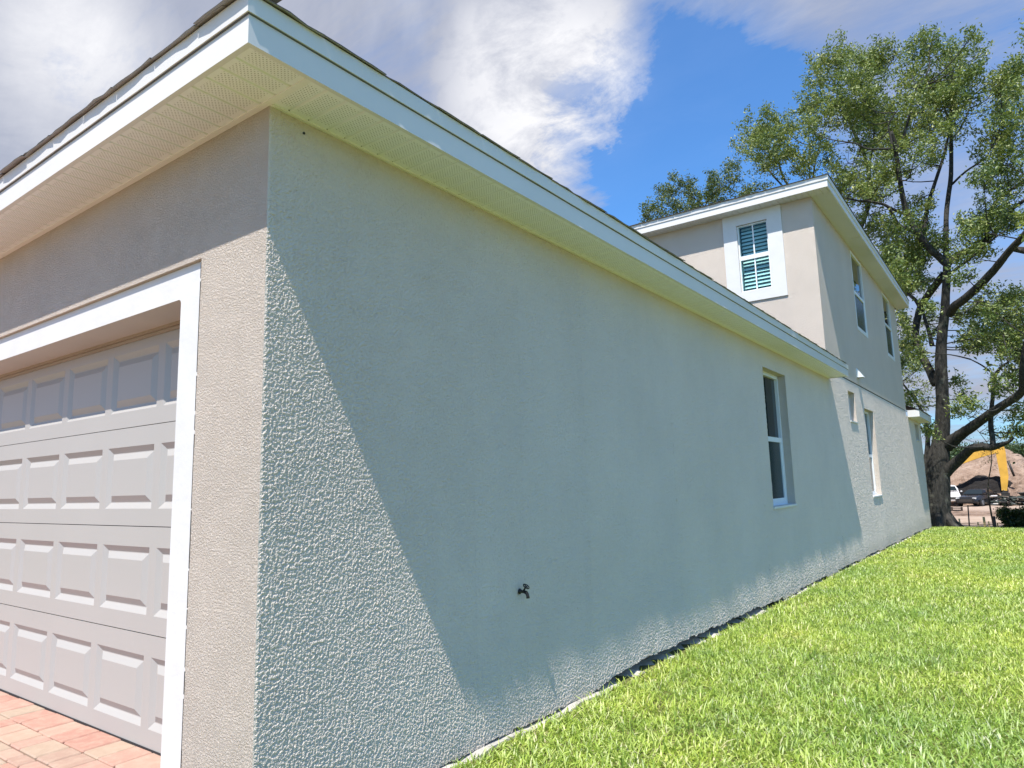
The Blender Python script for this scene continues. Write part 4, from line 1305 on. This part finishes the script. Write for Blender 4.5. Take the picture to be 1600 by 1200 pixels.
RT = random.Random(21)
base = OAK_BRANCHES[0][0]
oak = empty('oak_tree', (0, 0, 0), label='tall spreading oak with forked mossy trunk at the back corner of the house', cat='tree')
trunk_pts = smooth_path(OAK_BRANCHES[0], 5)
mb = MB().tube(trunk_pts, 20, cap=False, wob=.035, rnd=RT)
for k2 in range(7):     # root flare
    a = k2 / 7 * 2 * math.pi + .3
    bx, by, bz = OAK_BRANCHES[0][1][:3]
    mb.tube([(bx + math.cos(a) * .25, by + math.sin(a) * .25, bz + .55, .12), (bx + math.cos(a) * .45, by + math.sin(a) * .45, bz + .12, .15), (bx + math.cos(a) * .85, by + math.sin(a) * .85, bz - .2, .10)], 8)
mb.build('trunk', M['bark'], oak)
nodes = list(trunk_pts[len(trunk_pts) // 2:])
for br in OAK_BRANCHES[1:]:
    sp_ = smooth_path(br, 4)
    sides = 12 if br[0][3] > .09 else 8
    MB().tube(sp_, sides, cap=True, wob=.05, rnd=RT).build('branch', M['bark'], oak)
    nodes += sp_
# the crown carries on past the right edge of the photograph and behind
extra = []
for k2 in range(120):
    u = RT.uniform(0, 2 * math.pi); v = RT.uniform(-.35, 1)
    q = (2.9 + 6.6 * math.cos(u) * math.sqrt(max(0, 1 - v * v * .8)), 27.4 + 5.4 * math.sin(u) * math.sqrt(max(0, 1 - v * v * .8)), 8.6 + 7.2 * v, RT.uniform(.6, 1.0))
    # leave the seen part to the observed boughs
    px_ = (q[0] - 2.367) / (q[1] + 1.587)
    if px_ > .035: extra.append(q)
extra_br = []
for t_ in ((5.5, 26.0, 11.5), (7.0, 28.5, 9.0), (4.6, 29.0, 14.0), (8.0, 26.5, 7.0)):
    p0 = Vector(OAK_BRANCHES[10][6][:3]) if t_[2] < 10 else Vector(OAK_BRANCHES[7][-2][:3])
    p1 = Vector(t_)
    pm = (p0 + p1) / 2 + Vector((0, 0, -.4))
    sp_ = smooth_path([tuple(p0) + (.08,), tuple(pm) + (.06,), tuple(p1) + (.03,)], 4)
    MB().tube(sp_, 8, wob=.05, rnd=RT).build('branch', M['bark'], oak)
    nodes += sp_
tw = twigs(OAK_BLOBS, nodes, 5)
tw.build('twigs', M['bark'], oak, kind='stuff')
Va, na = leaf_cloud([b for b in OAK_BLOBS if b[2] > 9.5], 34, .12, 11, clump=.165)
Vb, nb_ = leaf_cloud([b for b in OAK_BLOBS if b[2] <= 9.5], 66, .12, 15, clump=.20)
V, n = np.concatenate([Va, Vb]), na + nb_
V2, n2 = leaf_cloud(extra, 26, .16, 12, clump=.26)
link('crown', quad_mesh('crown', np.concatenate([V, V2]), n + n2), M['oak_leaf'], oak, kind='stuff')

shade = empty('dense_tree', (0, 0, 0), label='dark shaded tree filling the view behind the right side of the oak trunk', cat='tree')
sm = smooth_path([(4.6, 37.5, -1.6, .22), (4.5, 37.4, 2.0, .18), (4.3, 37.3, 5.5, .13), (4.0, 37.2, 9.0, .07)], 4)
MB().tube(sm, 10, wob=.05, rnd=RT).build('trunk', M['bark'], shade)
twigs(BACK_BLOBS, sm[5:], 9).build('twigs', M['bark'], shade, kind='stuff')
V, n = leaf_cloud(BACK_BLOBS, 62, .14, 17, clump=.22)
link('crown', quad_mesh('crown', V, n), M['rear_leaf'], shade, kind='stuff')

# tree behind the house, left of the oak
rear = empty('dense_tree', (0, 0, 0), label='dense dark-leaved tree showing only its top above the upper roof', cat='tree')
rb_c = np.mean(np.array(REAR_BLOBS), 0)
trk = [(-8.6, 33.2, -.9, .36), (-8.5, 33.2, 3, .3), (-8.3, 33.1, 7, .26), (-8.1, 33, 10.5, .2)]
tsm = smooth_path(trk, 4)
MB().tube(tsm, 12, wob=.05, rnd=RT).build('trunk', M['bark'], rear)
rn = list(tsm[-5:])
for t_ in ((-11.5, 33, 14.3), (-9.5, 32.5, 15.5), (-7.0, 33.5, 14.5), (-5.5, 33, 13.0)):
    sp_ = smooth_path([trk[2][:3] + (.16,), tuple((np.array(trk[3][:3]) + np.array(t_)) / 2) + (.10,), t_ + (.04,)], 4)
    MB().tube(sp_, 8, wob=.05, rnd=RT).build('branch', M['bark'], rear)
    rn += sp_
low_b = []
for k2 in range(40):
    low_b.append((-8.6 + RT.uniform(-3.6, 3.6), 33.2 + RT.uniform(-3, 3), RT.uniform(7.5, 12.5), RT.uniform(.6, 1.0)))
twigs(REAR_BLOBS, rn, 6).build('twigs', M['bark'], rear, kind='stuff')
V, n = leaf_cloud(REAR_BLOBS, 40, .14, 13, clump=.20)
V2, n2 = leaf_cloud(low_b, 22, .2, 14, clump=.3)
link('crown', quad_mesh('crown', np.concatenate([V, V2]), n + n2), M['rear_leaf'], rear, kind='stuff')


def simple_tree(name, label, x, y, z0, h, cr, seed, leafm, leaf=.22, nb=26, per=24, group=None, trunk_r=.16, crown0=.4, flat=.8):
    rr = random.Random(seed)
    t = empty(name, (x, y, z0), label=label, cat='tree', group=group)
    top = (rr.uniform(-.1, .1) * h, rr.uniform(-.05, .05) * h, h * .86, trunk_r * .25)
    sp_ = smooth_path([(0, 0, -.3, trunk_r * 1.25), (rr.uniform(-.03, .03) * h, 0, h * .3, trunk_r), (rr.uniform(-.05, .05) * h, 0, h * .6, trunk_r * .6), top], 4)
    MB().tube(sp_, 8, wob=.05, rnd=rr).build('trunk', M['bark'], t)
    bl = []
    nd = list(sp_[5:])
    for k2 in range(nb):
        v = rr.random(); u = rr.uniform(0, 2 * math.pi)
        rad_ = cr * math.sqrt(max(.05, 1 - (2 * v - 1) ** 2)) * rr.uniform(.35, 1)
        bl.append((math.cos(u) * rad_, math.sin(u) * rad_, h * (crown0 + (1 - crown0) * v * .95), rr.uniform(.22, .42) * cr))
    twigs(bl, nd, seed).build('branches', M['bark'], t, kind='stuff')
    V, n = leaf_cloud(bl, per, leaf, seed + 50, clump=.16 * cr, flat=flat)
    link('crown', quad_mesh('crown', V, n), leafm, t, kind='stuff')
    return t


simple_tree('young_tree', 'thin leaning tree with sparse leaves between the house corner and the oak trunk', -1.45, 40.5, -1.7, 9.6, 1.3, 31, M['oak_leaf'], .13, 16, 16, None, .15, .62)
simple_tree('young_tree', 'slim sapling seen through the fork right of the oak trunk', 1.05, 43.0, -1.75, 6.8, 1.2, 32, M['far_leaf'], .10, 14, 9, None, .035, .55)
far_specs = [
    ('bushy_tree', 'bushy green tree filling the gap between oak trunk and dirt mound', -3.2, 92, 5.0, 3.6, 41),
    ('bushy_tree', 'low rounded tree behind the left foot of the dirt mound', -0.9, 96, 4.0, 2.4, 42),
    ('pine_tree', 'flat-topped dark pine on the skyline right of the excavator arm', 2.15, 118, 6.4, 2.1, 43),
    ('bushy_tree', 'wide green tree behind the right shoulder of the dirt mound', 4.6, 108, 5.2, 3.4, 44),
]
for nm, lb, x, y, h, cr, sd in far_specs:
    simple_tree(nm, lb, x, y, SITE_Z, h, cr, sd, M['far_leaf'], .34, 26, 26, None, .2, .25)
# a belt of woodland a long way off
wb = []
rw = random.Random(77)
for k2 in range(150):
    x = rw.uniform(-70, 60)
    wb.append((x, 205 + rw.uniform(-8, 8), SITE_Z + rw.uniform(.5, 5.0 + 1.5 * math.sin(x * .21)), rw.uniform(1.8, 3.2)))
V, n = leaf_cloud(wb, 7, 1.2, 78, clump=.9)
link('treeline', quad_mesh('treeline', V, n), M['far_leaf'], kind='stuff', label='distant dark band of trees along the horizon')
# tall trees on the right, seen mirrored in the side windows
for k2, (x, y, h, cr, lb) in enumerate(((6.2, 38, 11, 3.6, 'nearest of the shade trees standing to the right behind the lawn'), (11.0, 33, 12.5, 4.4, 'broad shade tree furthest right of the lawn'),
                                        (10.5, 45, 13, 4.2, 'tall shade tree at the back, right of the dirt mound'), (15.5, 42, 12, 4.5, 'wide shade tree at the far right by the building site'))):
    simple_tree('shade_tree', lb, x, y, lawn_z(x, y) - .1, h, cr, 61 + k2, M['rear_leaf'], .26, 40, 26, 'shade trees right of the lawn', .25, .10)

# hedge at the right edge
hd = empty('hedge', (2.75, 31.4, -1.05), label='small dark clipped hedge at the far edge of the lawn', cat='hedge')
hb = [(-.85 + .22 * i + rw.uniform(-.05, .05), rw.uniform(-.25, .25), .08 + .2 * j, .26) for i in range(12) for j in range(4)]
V, n = leaf_cloud(hb, 170, .10, 79, clump=.12)
link('foliage', quad_mesh('foliage', V, n), M['hedge_leaf'], hd, kind='stuff')
mb = MB()
for i in range(8):
    mb.tube([(-.9 + .28 * i, 0, -.15, .025), (-.9 + .28 * i + rw.uniform(-.08, .08), 0, .5, .012)], 6)
mb.build('stems', M['bark'], hd, kind='stuff')

# ------------------------------------------------------------------ building site
# dirt mound
def heap(name, label, cx, cy, z0, rx, ry, h, mat, seed, px=0.0, pw=1.0, n=46, rough=.10, cat='mound'):
    rr = np.random.default_rng(seed)
    mb = MB()
    ph = rr.uniform(0, 6.28, 24); fr = rr.uniform(.6, 4.5, (24, 2)) * rr.choice([-1, 1], (24, 2))
    ids = {}
    for j in range(n + 1):
        for i in range(n + 1):
            u, v = -1 + 2 * i / n, -1 + 2 * j / n
            r_ = math.hypot(u - px * (1 - abs(u)), v)
            nz = sum(math.sin(fr[k][0] * 3 * u + fr[k][1] * 3 * v + ph[k]) / (1 + abs(fr[k]).sum() * .6) for k in range(24)) / 6
            z = max(0, 1 - r_) ** pw * h * (1 + nz * .5) + nz * rough * h * max(0, 1 - r_ ** 2) + rr.normal() * .02 * h * (r_ < .95)
            ids[i, j] = len(mb.v)
            mb.v.append((u * rx, v * ry, z - .15))
    for j in range(n):
        for i in range(n):
            mb.f.append((ids[i, j], ids[i + 1, j], ids[i + 1, j + 1], ids[i, j + 1])); mb.mi.append(0); mb.sm.append(False)
    o = mb.build(name, mat, label=label, cat=cat)
    o.location = (cx, cy, z0)
    return o


heap('dirt_mound', 'large bare mound of pinkish dirt behind the parked vehicles', 1.1, 80, SITE_Z, 9.5, 8, 5.3, M['mound'], 5, px=-.05, pw=.95)
heap('dirt_mound', 'lower sandy shoulder of dirt right of the yellow excavator arm', 5.2, 76, SITE_Z, 7.5, 5, 3.6, M['mound'], 8, pw=.8)
heap('black_heap', 'low black heap at the foot of the dirt mound', -.35, 74.6, SITE_Z, 3.1, 1.5, 3.0, M['blackheap'], 9, pw=.5, n=24, cat='heap')  # low lumpy heap in a near-black tone
heap('sand_ridge', 'long low ridge of graded sand in front of the vehicles', .6, 55.0, SITE_Z, 7.0, 2.0, .42, M['mound'], 14, pw=.6, n=30, cat='heap')

M['yellow'] = plain('weathered_machine_yellow', (0.60, 0.34, 0.05), .45, 0, .15, 1.5)
M['steel'] = plain('dark_steel', (0.05, 0.045, 0.04), .5, .3)
M['chrome'] = plain('polished_ram', (0.10, 0.09, 0.09), .3, .6)
M['tinted'] = glass_dark('cab_glass')
# excavator (local: y forward towards +x of world)
ex = empty('excavator', (-6.4, 73.0, SITE_Z), label='yellow tracked excavator with its arm reaching down in front of the dirt mound', cat='excavator')
for s in (-1, 1):
    mb = MB()
    prof = [(-1.9, .45), (-1.6, .85), (1.6, .85), (1.9, .45), (1.6, .05), (-1.6, .05)]
    y0, y1 = s * 1.0 - .3, s * 1.0 + .3
    mb.face([(x, y0, z) for x, z in prof]); mb.face([(x, y1, z) for x, z in reversed(prof)])
    for (a, za), (b, zb_) in zip(prof, prof[1:] + prof[:1]):
        mb.face([(a, y0, za), (a, y1, za), (b, y1, zb_), (b, y0, zb_)])
    mb.build('track', M['steel'], ex, bevel=.05)
MB().box((-1.0, -.7, .5), (1.0, .7, 1.0)).build('undercarriage', M['steel'], ex, bevel=.05)
MB().box((-2.2, -1.2, 1.02), (1.3, 1.2, 2.0)).build('body', M['yellow'], ex, bevel=.1)
MB().box((-2.6, -1.15, 1.05), (-2.21, 1.15, 1.95)).build('counterweight', M['steel'], ex, bevel=.12)
cab = MB().box((.0, .25, 2.0), (1.35, 1.2, 3.1)).build('cab', M['yellow'], ex, bevel=.08)
MB().box((1.352, .35, 2.2), (1.36, 1.1, 3.0)).box((.15, .235, 2.3), (1.2, .248, 3.0)).build('cab_window', M['tinted'], cab)


def beam(pts, hw, parent, name, mat):
    """box-section arm through pts (x,z,half height) in local xz"""
    mb = MB()
    rings = []
    for i, (x, z, hh) in enumerate(pts):
        a = Vector(pts[max(i - 1, 0)][:2]); b_ = Vector(pts[min(i + 1, len(pts) - 1)][:2])
        d = (b_ - a).normalized(); nn = Vector((-d.y, d.x))
        rings.append([(x + nn.x * hh, -hw, z + nn.y * hh), (x + nn.x * hh, hw, z + nn.y * hh), (x - nn.x * hh, hw, z - nn.y * hh), (x - nn.x * hh, -hw, z - nn.y * hh)])
    for a, b_ in zip(rings, rings[1:]):
        for k in range(4):
            k2 = (k + 1) % 4
            mb.face([a[k], a[k2], b_[k2], b_[k]])
    mb.face(rings[0]); mb.face(list(reversed(rings[-1])))
    return mb.build(name, mat, parent, bevel=.02)


beam([(1.0, 1.7, .28), (2.6, 3.0, .34), (4.2, 3.75, .34), (6.2, 4.45, .30), (7.5, 4.72, .24)], .22, ex, 'boom', M['yellow'])
beam([(7.75, 5.05, .26), (7.7, 4.6, .36), (7.72, 3.6, .33), (7.75, 2.4, .30), (7.62, 1.2, .2)], .18, ex, 'stick', M['yellow'])
MB().tube([(8.15, 0, 3.75, .09), (8.45, 0, 2.4, .09)], 8).build('cylinder', M['steel'], ex)
MB().tube([(5.2, 0, 4.75, .09), (7.6, 0, 5.1, .07)], 8).build('cylinder', M['steel'], ex)
mb = MB()
prof = [(7.55, 1.25), (8.0, .95), (7.9, .35), (7.3, .0), (6.8, .15), (6.95, .5), (7.3, .65)]
mb.face([(x, -.5, z) for x, z in prof]); mb.face([(x, .5, z) for x, z in reversed(prof)])
for (a, za), (b_, zb_) in zip(prof, prof[1:] + prof[:1]):
    mb.face([(a, -.5, za), (a, .5, za), (b_, .5, zb_), (b_, -.5, zb_)])
mb.build('bucket', M['steel'], ex)

# parked vehicles, noses towards the camera
M['tyre'] = plain('tyre_rubber', (0.02, 0.02, 0.02), .8)
M['rim'] = plain('alloy_rim', (0.45, 0.45, 0.46), .3, .7)
M['lamp'] = plain('headlight_lens', (0.6, 0.62, 0.62), .12)


def car_body(L, W, prof, name, mat, parent):
    """lofted from a side profile (y, z_bottom, z_top, half width low, half width high)"""
    mb = MB()
    rings = []
    for y, zb_, zt, w0, w1 in prof:
        zm = zb_ + (zt - zb_) * .55
        rings.append([(-w0 * .93, y, zb_), (-w0, y, zb_ + .12), (-w0, y, zm), (-w1, y, zt - .03), (-w1 * .8, y, zt), (w1 * .8, y, zt), (w1, y, zt - .03), (w0, y, zm), (w0, y, zb_ + .12), (w0 * .93, y, zb_)])
    n = len(rings[0])
    for a, b_ in zip(rings, rings[1:]):
        for k in range(n):
            k2 = (k + 1) % n
            mb.face([a[k], b_[k], b_[k2], a[k2]], smooth=False)
    mb.face(rings[0]); mb.face(list(reversed(rings[-1])))
    return mb.build(name, mat, parent, bevel=.025)


def vehicle(name, label, cat, x, y, paint, pickup=False, rz=0.0):
    v = empty(name, (x, y, SITE_Z), rz, label=label, cat=cat, group='vehicles parked at the building site')
    hz = .18 if pickup else 0
    b0 = car_body(4.6, 1.8, [(-2.3, .32 + hz, .62 + hz, .72, .70), (-2.15, .25 + hz, .80 + hz, .86, .80), (-1.2, .22 + hz, .93 + hz, .90, .82), (-.8, .22 + hz, .97 + hz, .90, .84), (1.4, .22 + hz, .98 + hz, .90, .84), (2.1, .28 + hz, .95 + hz, .87, .82), (2.3, .36 + hz, .85 + hz, .80, .78)], 'body', paint, v)
    if pickup:
        pr = [(-.75, .96 + hz, 1.0 + hz, .80, .78), (-.15, .96 + hz, 1.55 + hz, .80, .64), (.75, .96 + hz, 1.60 + hz, .80, .64), (.95, .96 + hz, 1.0 + hz, .80, .78)]
    else:
        pr = [(-1.0, .95, .99, .80, .78), (-.25, .95, 1.40, .80, .60), (.9, .95, 1.42, .80, .60), (1.75, .95, 1.0, .80, .76)]
    car_body(0, 0, pr, 'roof', paint, v)
    zt, yt = (1.5 + hz, -.22) if pickup else (1.36, -.32)
    yb, zb_ = (-.72, 1.03 + hz) if pickup else (-.95, 1.03)
    MB().face  # noqa
    ws = MB(); e = .016
    ws.face([(-.74, yb - e, zb_), (.74, yb - e, zb_), (.58, yt - e - .03, zt), (-.58, yt - e - .03, zt)])
    ws.build('windshield', M['tinted'], v)
    for s in (-1, 1):
        sw = MB()
        sw.face([(s * .825, yb + .3, zb_), (s * .825, .85, zb_), (s * .66, .75, zt - .02), (s * .66, yt + .1, zt - .02)])
        sw.build('side_window', M['tinted'], v)
        MB().box((s * .78, -2.24, .62 + hz), (s * .48, -2.10, .76 + hz)).build('headlight', M['lamp'], v, bevel=.02)
        MB().box((s * .92, -.75, 1.0 + hz), (s * 1.06, -.62, 1.13 + hz)).build('mirror', paint, v, bevel=.03)
        for yw_ in (-1.4, 1.35):
            rw_ = .33 + hz * .3
            t_ = MB().tube([(s * .72, yw_, rw_, rw_), (s * .93, yw_, rw_, rw_)], 20).build('wheel', M['tyre'], v)
            MB().tube([(s * .931, yw_, rw_, rw_ * .6), (s * .94, yw_, rw_, rw_ * .55)], 14).build('rim', M['rim'], t_)
    MB().box((-.5, -2.32, .42 + hz), (.5, -2.28, .62 + hz)).build('grille', M['steel'], v)
    return v


P_ = lambda n_, c: plain(n_, c, .25, 0, .03)
vehicle('pickup_truck', 'white pickup truck parked just right of the oak trunk', 'truck', -2.85, 70.5, P_('white_paint', (.75, .72, .70)), True, .12)
vehicle('parked_car', 'black car parked between the white pickup and the dark heap', 'car', -.65, 70.0, P_('black_paint', (.012, .012, .014)), False, -.35)
DEB = [plain('debris_%d' % k2, c, .7, 0, .2, 4) for k2, c in enumerate(((.02, .02, .02), (.035, .05, .04), (.6, .58, .55), (.18, .15, .12), (.09, .10, .10)))]


def debris(label, x, y, w, h, n, seed):
    """tangled heap of site waste: slabs, boards and crumpled sheets"""
    rr = random.Random(seed)
    t = empty('debris_pile', (x, y, SITE_Z), label=label, cat='debris', group='piles of site waste behind the lawn')
    for k2 in range(n):
        u = rr.uniform(-1, 1)
        zz = rr.uniform(.05, 1) * h * (1 - .55 * abs(u))
        q = Matrix.Rotation(rr.uniform(0, 6.28), 3, 'Z') @ Matrix.Rotation(rr.uniform(-.7, .7), 3, 'X')
        ax = [q @ Vector(a) for a in ((1, 0, 0), (0, 1, 0), (0, 0, 1))]
        kind = rr.random()
        half = (rr.uniform(.25, .6), rr.uniform(.12, .35), rr.uniform(.02, .07)) if kind < .7 else (rr.uniform(.4, .9), .04, .04)
        MB().obox((u * w, rr.uniform(-.5, .5), zz), ax, half).build('slab' if kind < .7 else 'board', rr.choice(DEB[:2] * 2 + DEB), t, bevel=.012, seg=1)
    return t


debris('tangled dark debris pile with pale slabs in the middle of the site', 1.0, 70.5, 1.0, 1.15, 46, 5)
debris('dark debris pile with white scraps at the right end of the site', 2.95, 70.5, .95, 1.2, 46, 6)

# pallet, fence, stakes
M['wood'] = plain('dark_wet_timber', (.05, .035, .028), .8, 0, .3, 8)
M['stake'] = plain('pale_survey_stake', (.62, .47, .22), .8, 0, .15, 8)
pl = empty('pallet_stack', (-1.62, 60, SITE_Z), .1, label='dark stack of timber pallets below the white pickup', cat='pallets')
for j in range(3):
    for i in range(5):
        MB().box((-.36, -.4 + i * .17, j * .11 + .07), (.36, -.28 + i * .17, j * .11 + .09)).build('board', M['wood'], pl)
    MB().box((-.36, -.4, j * .11), (-.26, .4, j * .11 + .07)).box((.26, -.4, j * .11), (.36, .4, j * .11 + .07)).build('runner', M['wood'], pl)
fn = empty('wire_fence', (0, 31, -1.05), label='sagging two-wire fence with dark posts behind the lawn edge', cat='fence')
MB().tube([(1.41, 0, -.4, .055), (1.43, 0, .60, .05)], 8).build('post', M['wood'], fn)
MB().tube([(.57, .1, -.4, .03), (.63, .1, 1.02, .022)], 7).build('post', M['steel'], fn)
MB().tube([(-.6, .1, -.4, .03), (-.62, .1, .6, .026)], 7).build('post', M['steel'], fn)
for zz_ in (.32, .17):
    MB().tube([(-.62, .1, zz_ + .02, .011), (0, .07, zz_ - .02, .011), (.59, .07, zz_, .011), (1.0, .03, zz_ - .04, .011), (1.41, -.06, zz_ - .03, .011)], 5).build('wire', M['steel'], fn)
for i, (x, h_, w_, lb) in enumerate(((.27, .55, .035, 'pale wooden stake left of the thin fence pole'), (.86, .42, .03, 'short pale stake nearest the fence middle, right of the thin pole'), (1.09, .62, .05, 'thick pale stake left of the dark fence post'), (1.24, .45, .03, 'slim pale stake just left of the dark fence post'), (1.50, .40, .03, 'stubby pale stake just right of the dark fence post'), (1.73, .60, .035, 'tall pale stake beside the hedge'))):
    mb = MB()
    mb.box((-w_ / 2 * 1.6, -w_ / 2, -.35), (w_ / 2 * 1.6, w_ / 2, h_ - .06))
    s_ = mb.build('survey_stake', M['stake'], label=lb, cat='stake', group='pale stakes along the far lawn edge')
    s_.location = (x, 31.6, -1.07); s_.rotation_euler = (0, R.uniform(-.06, .06), 0)
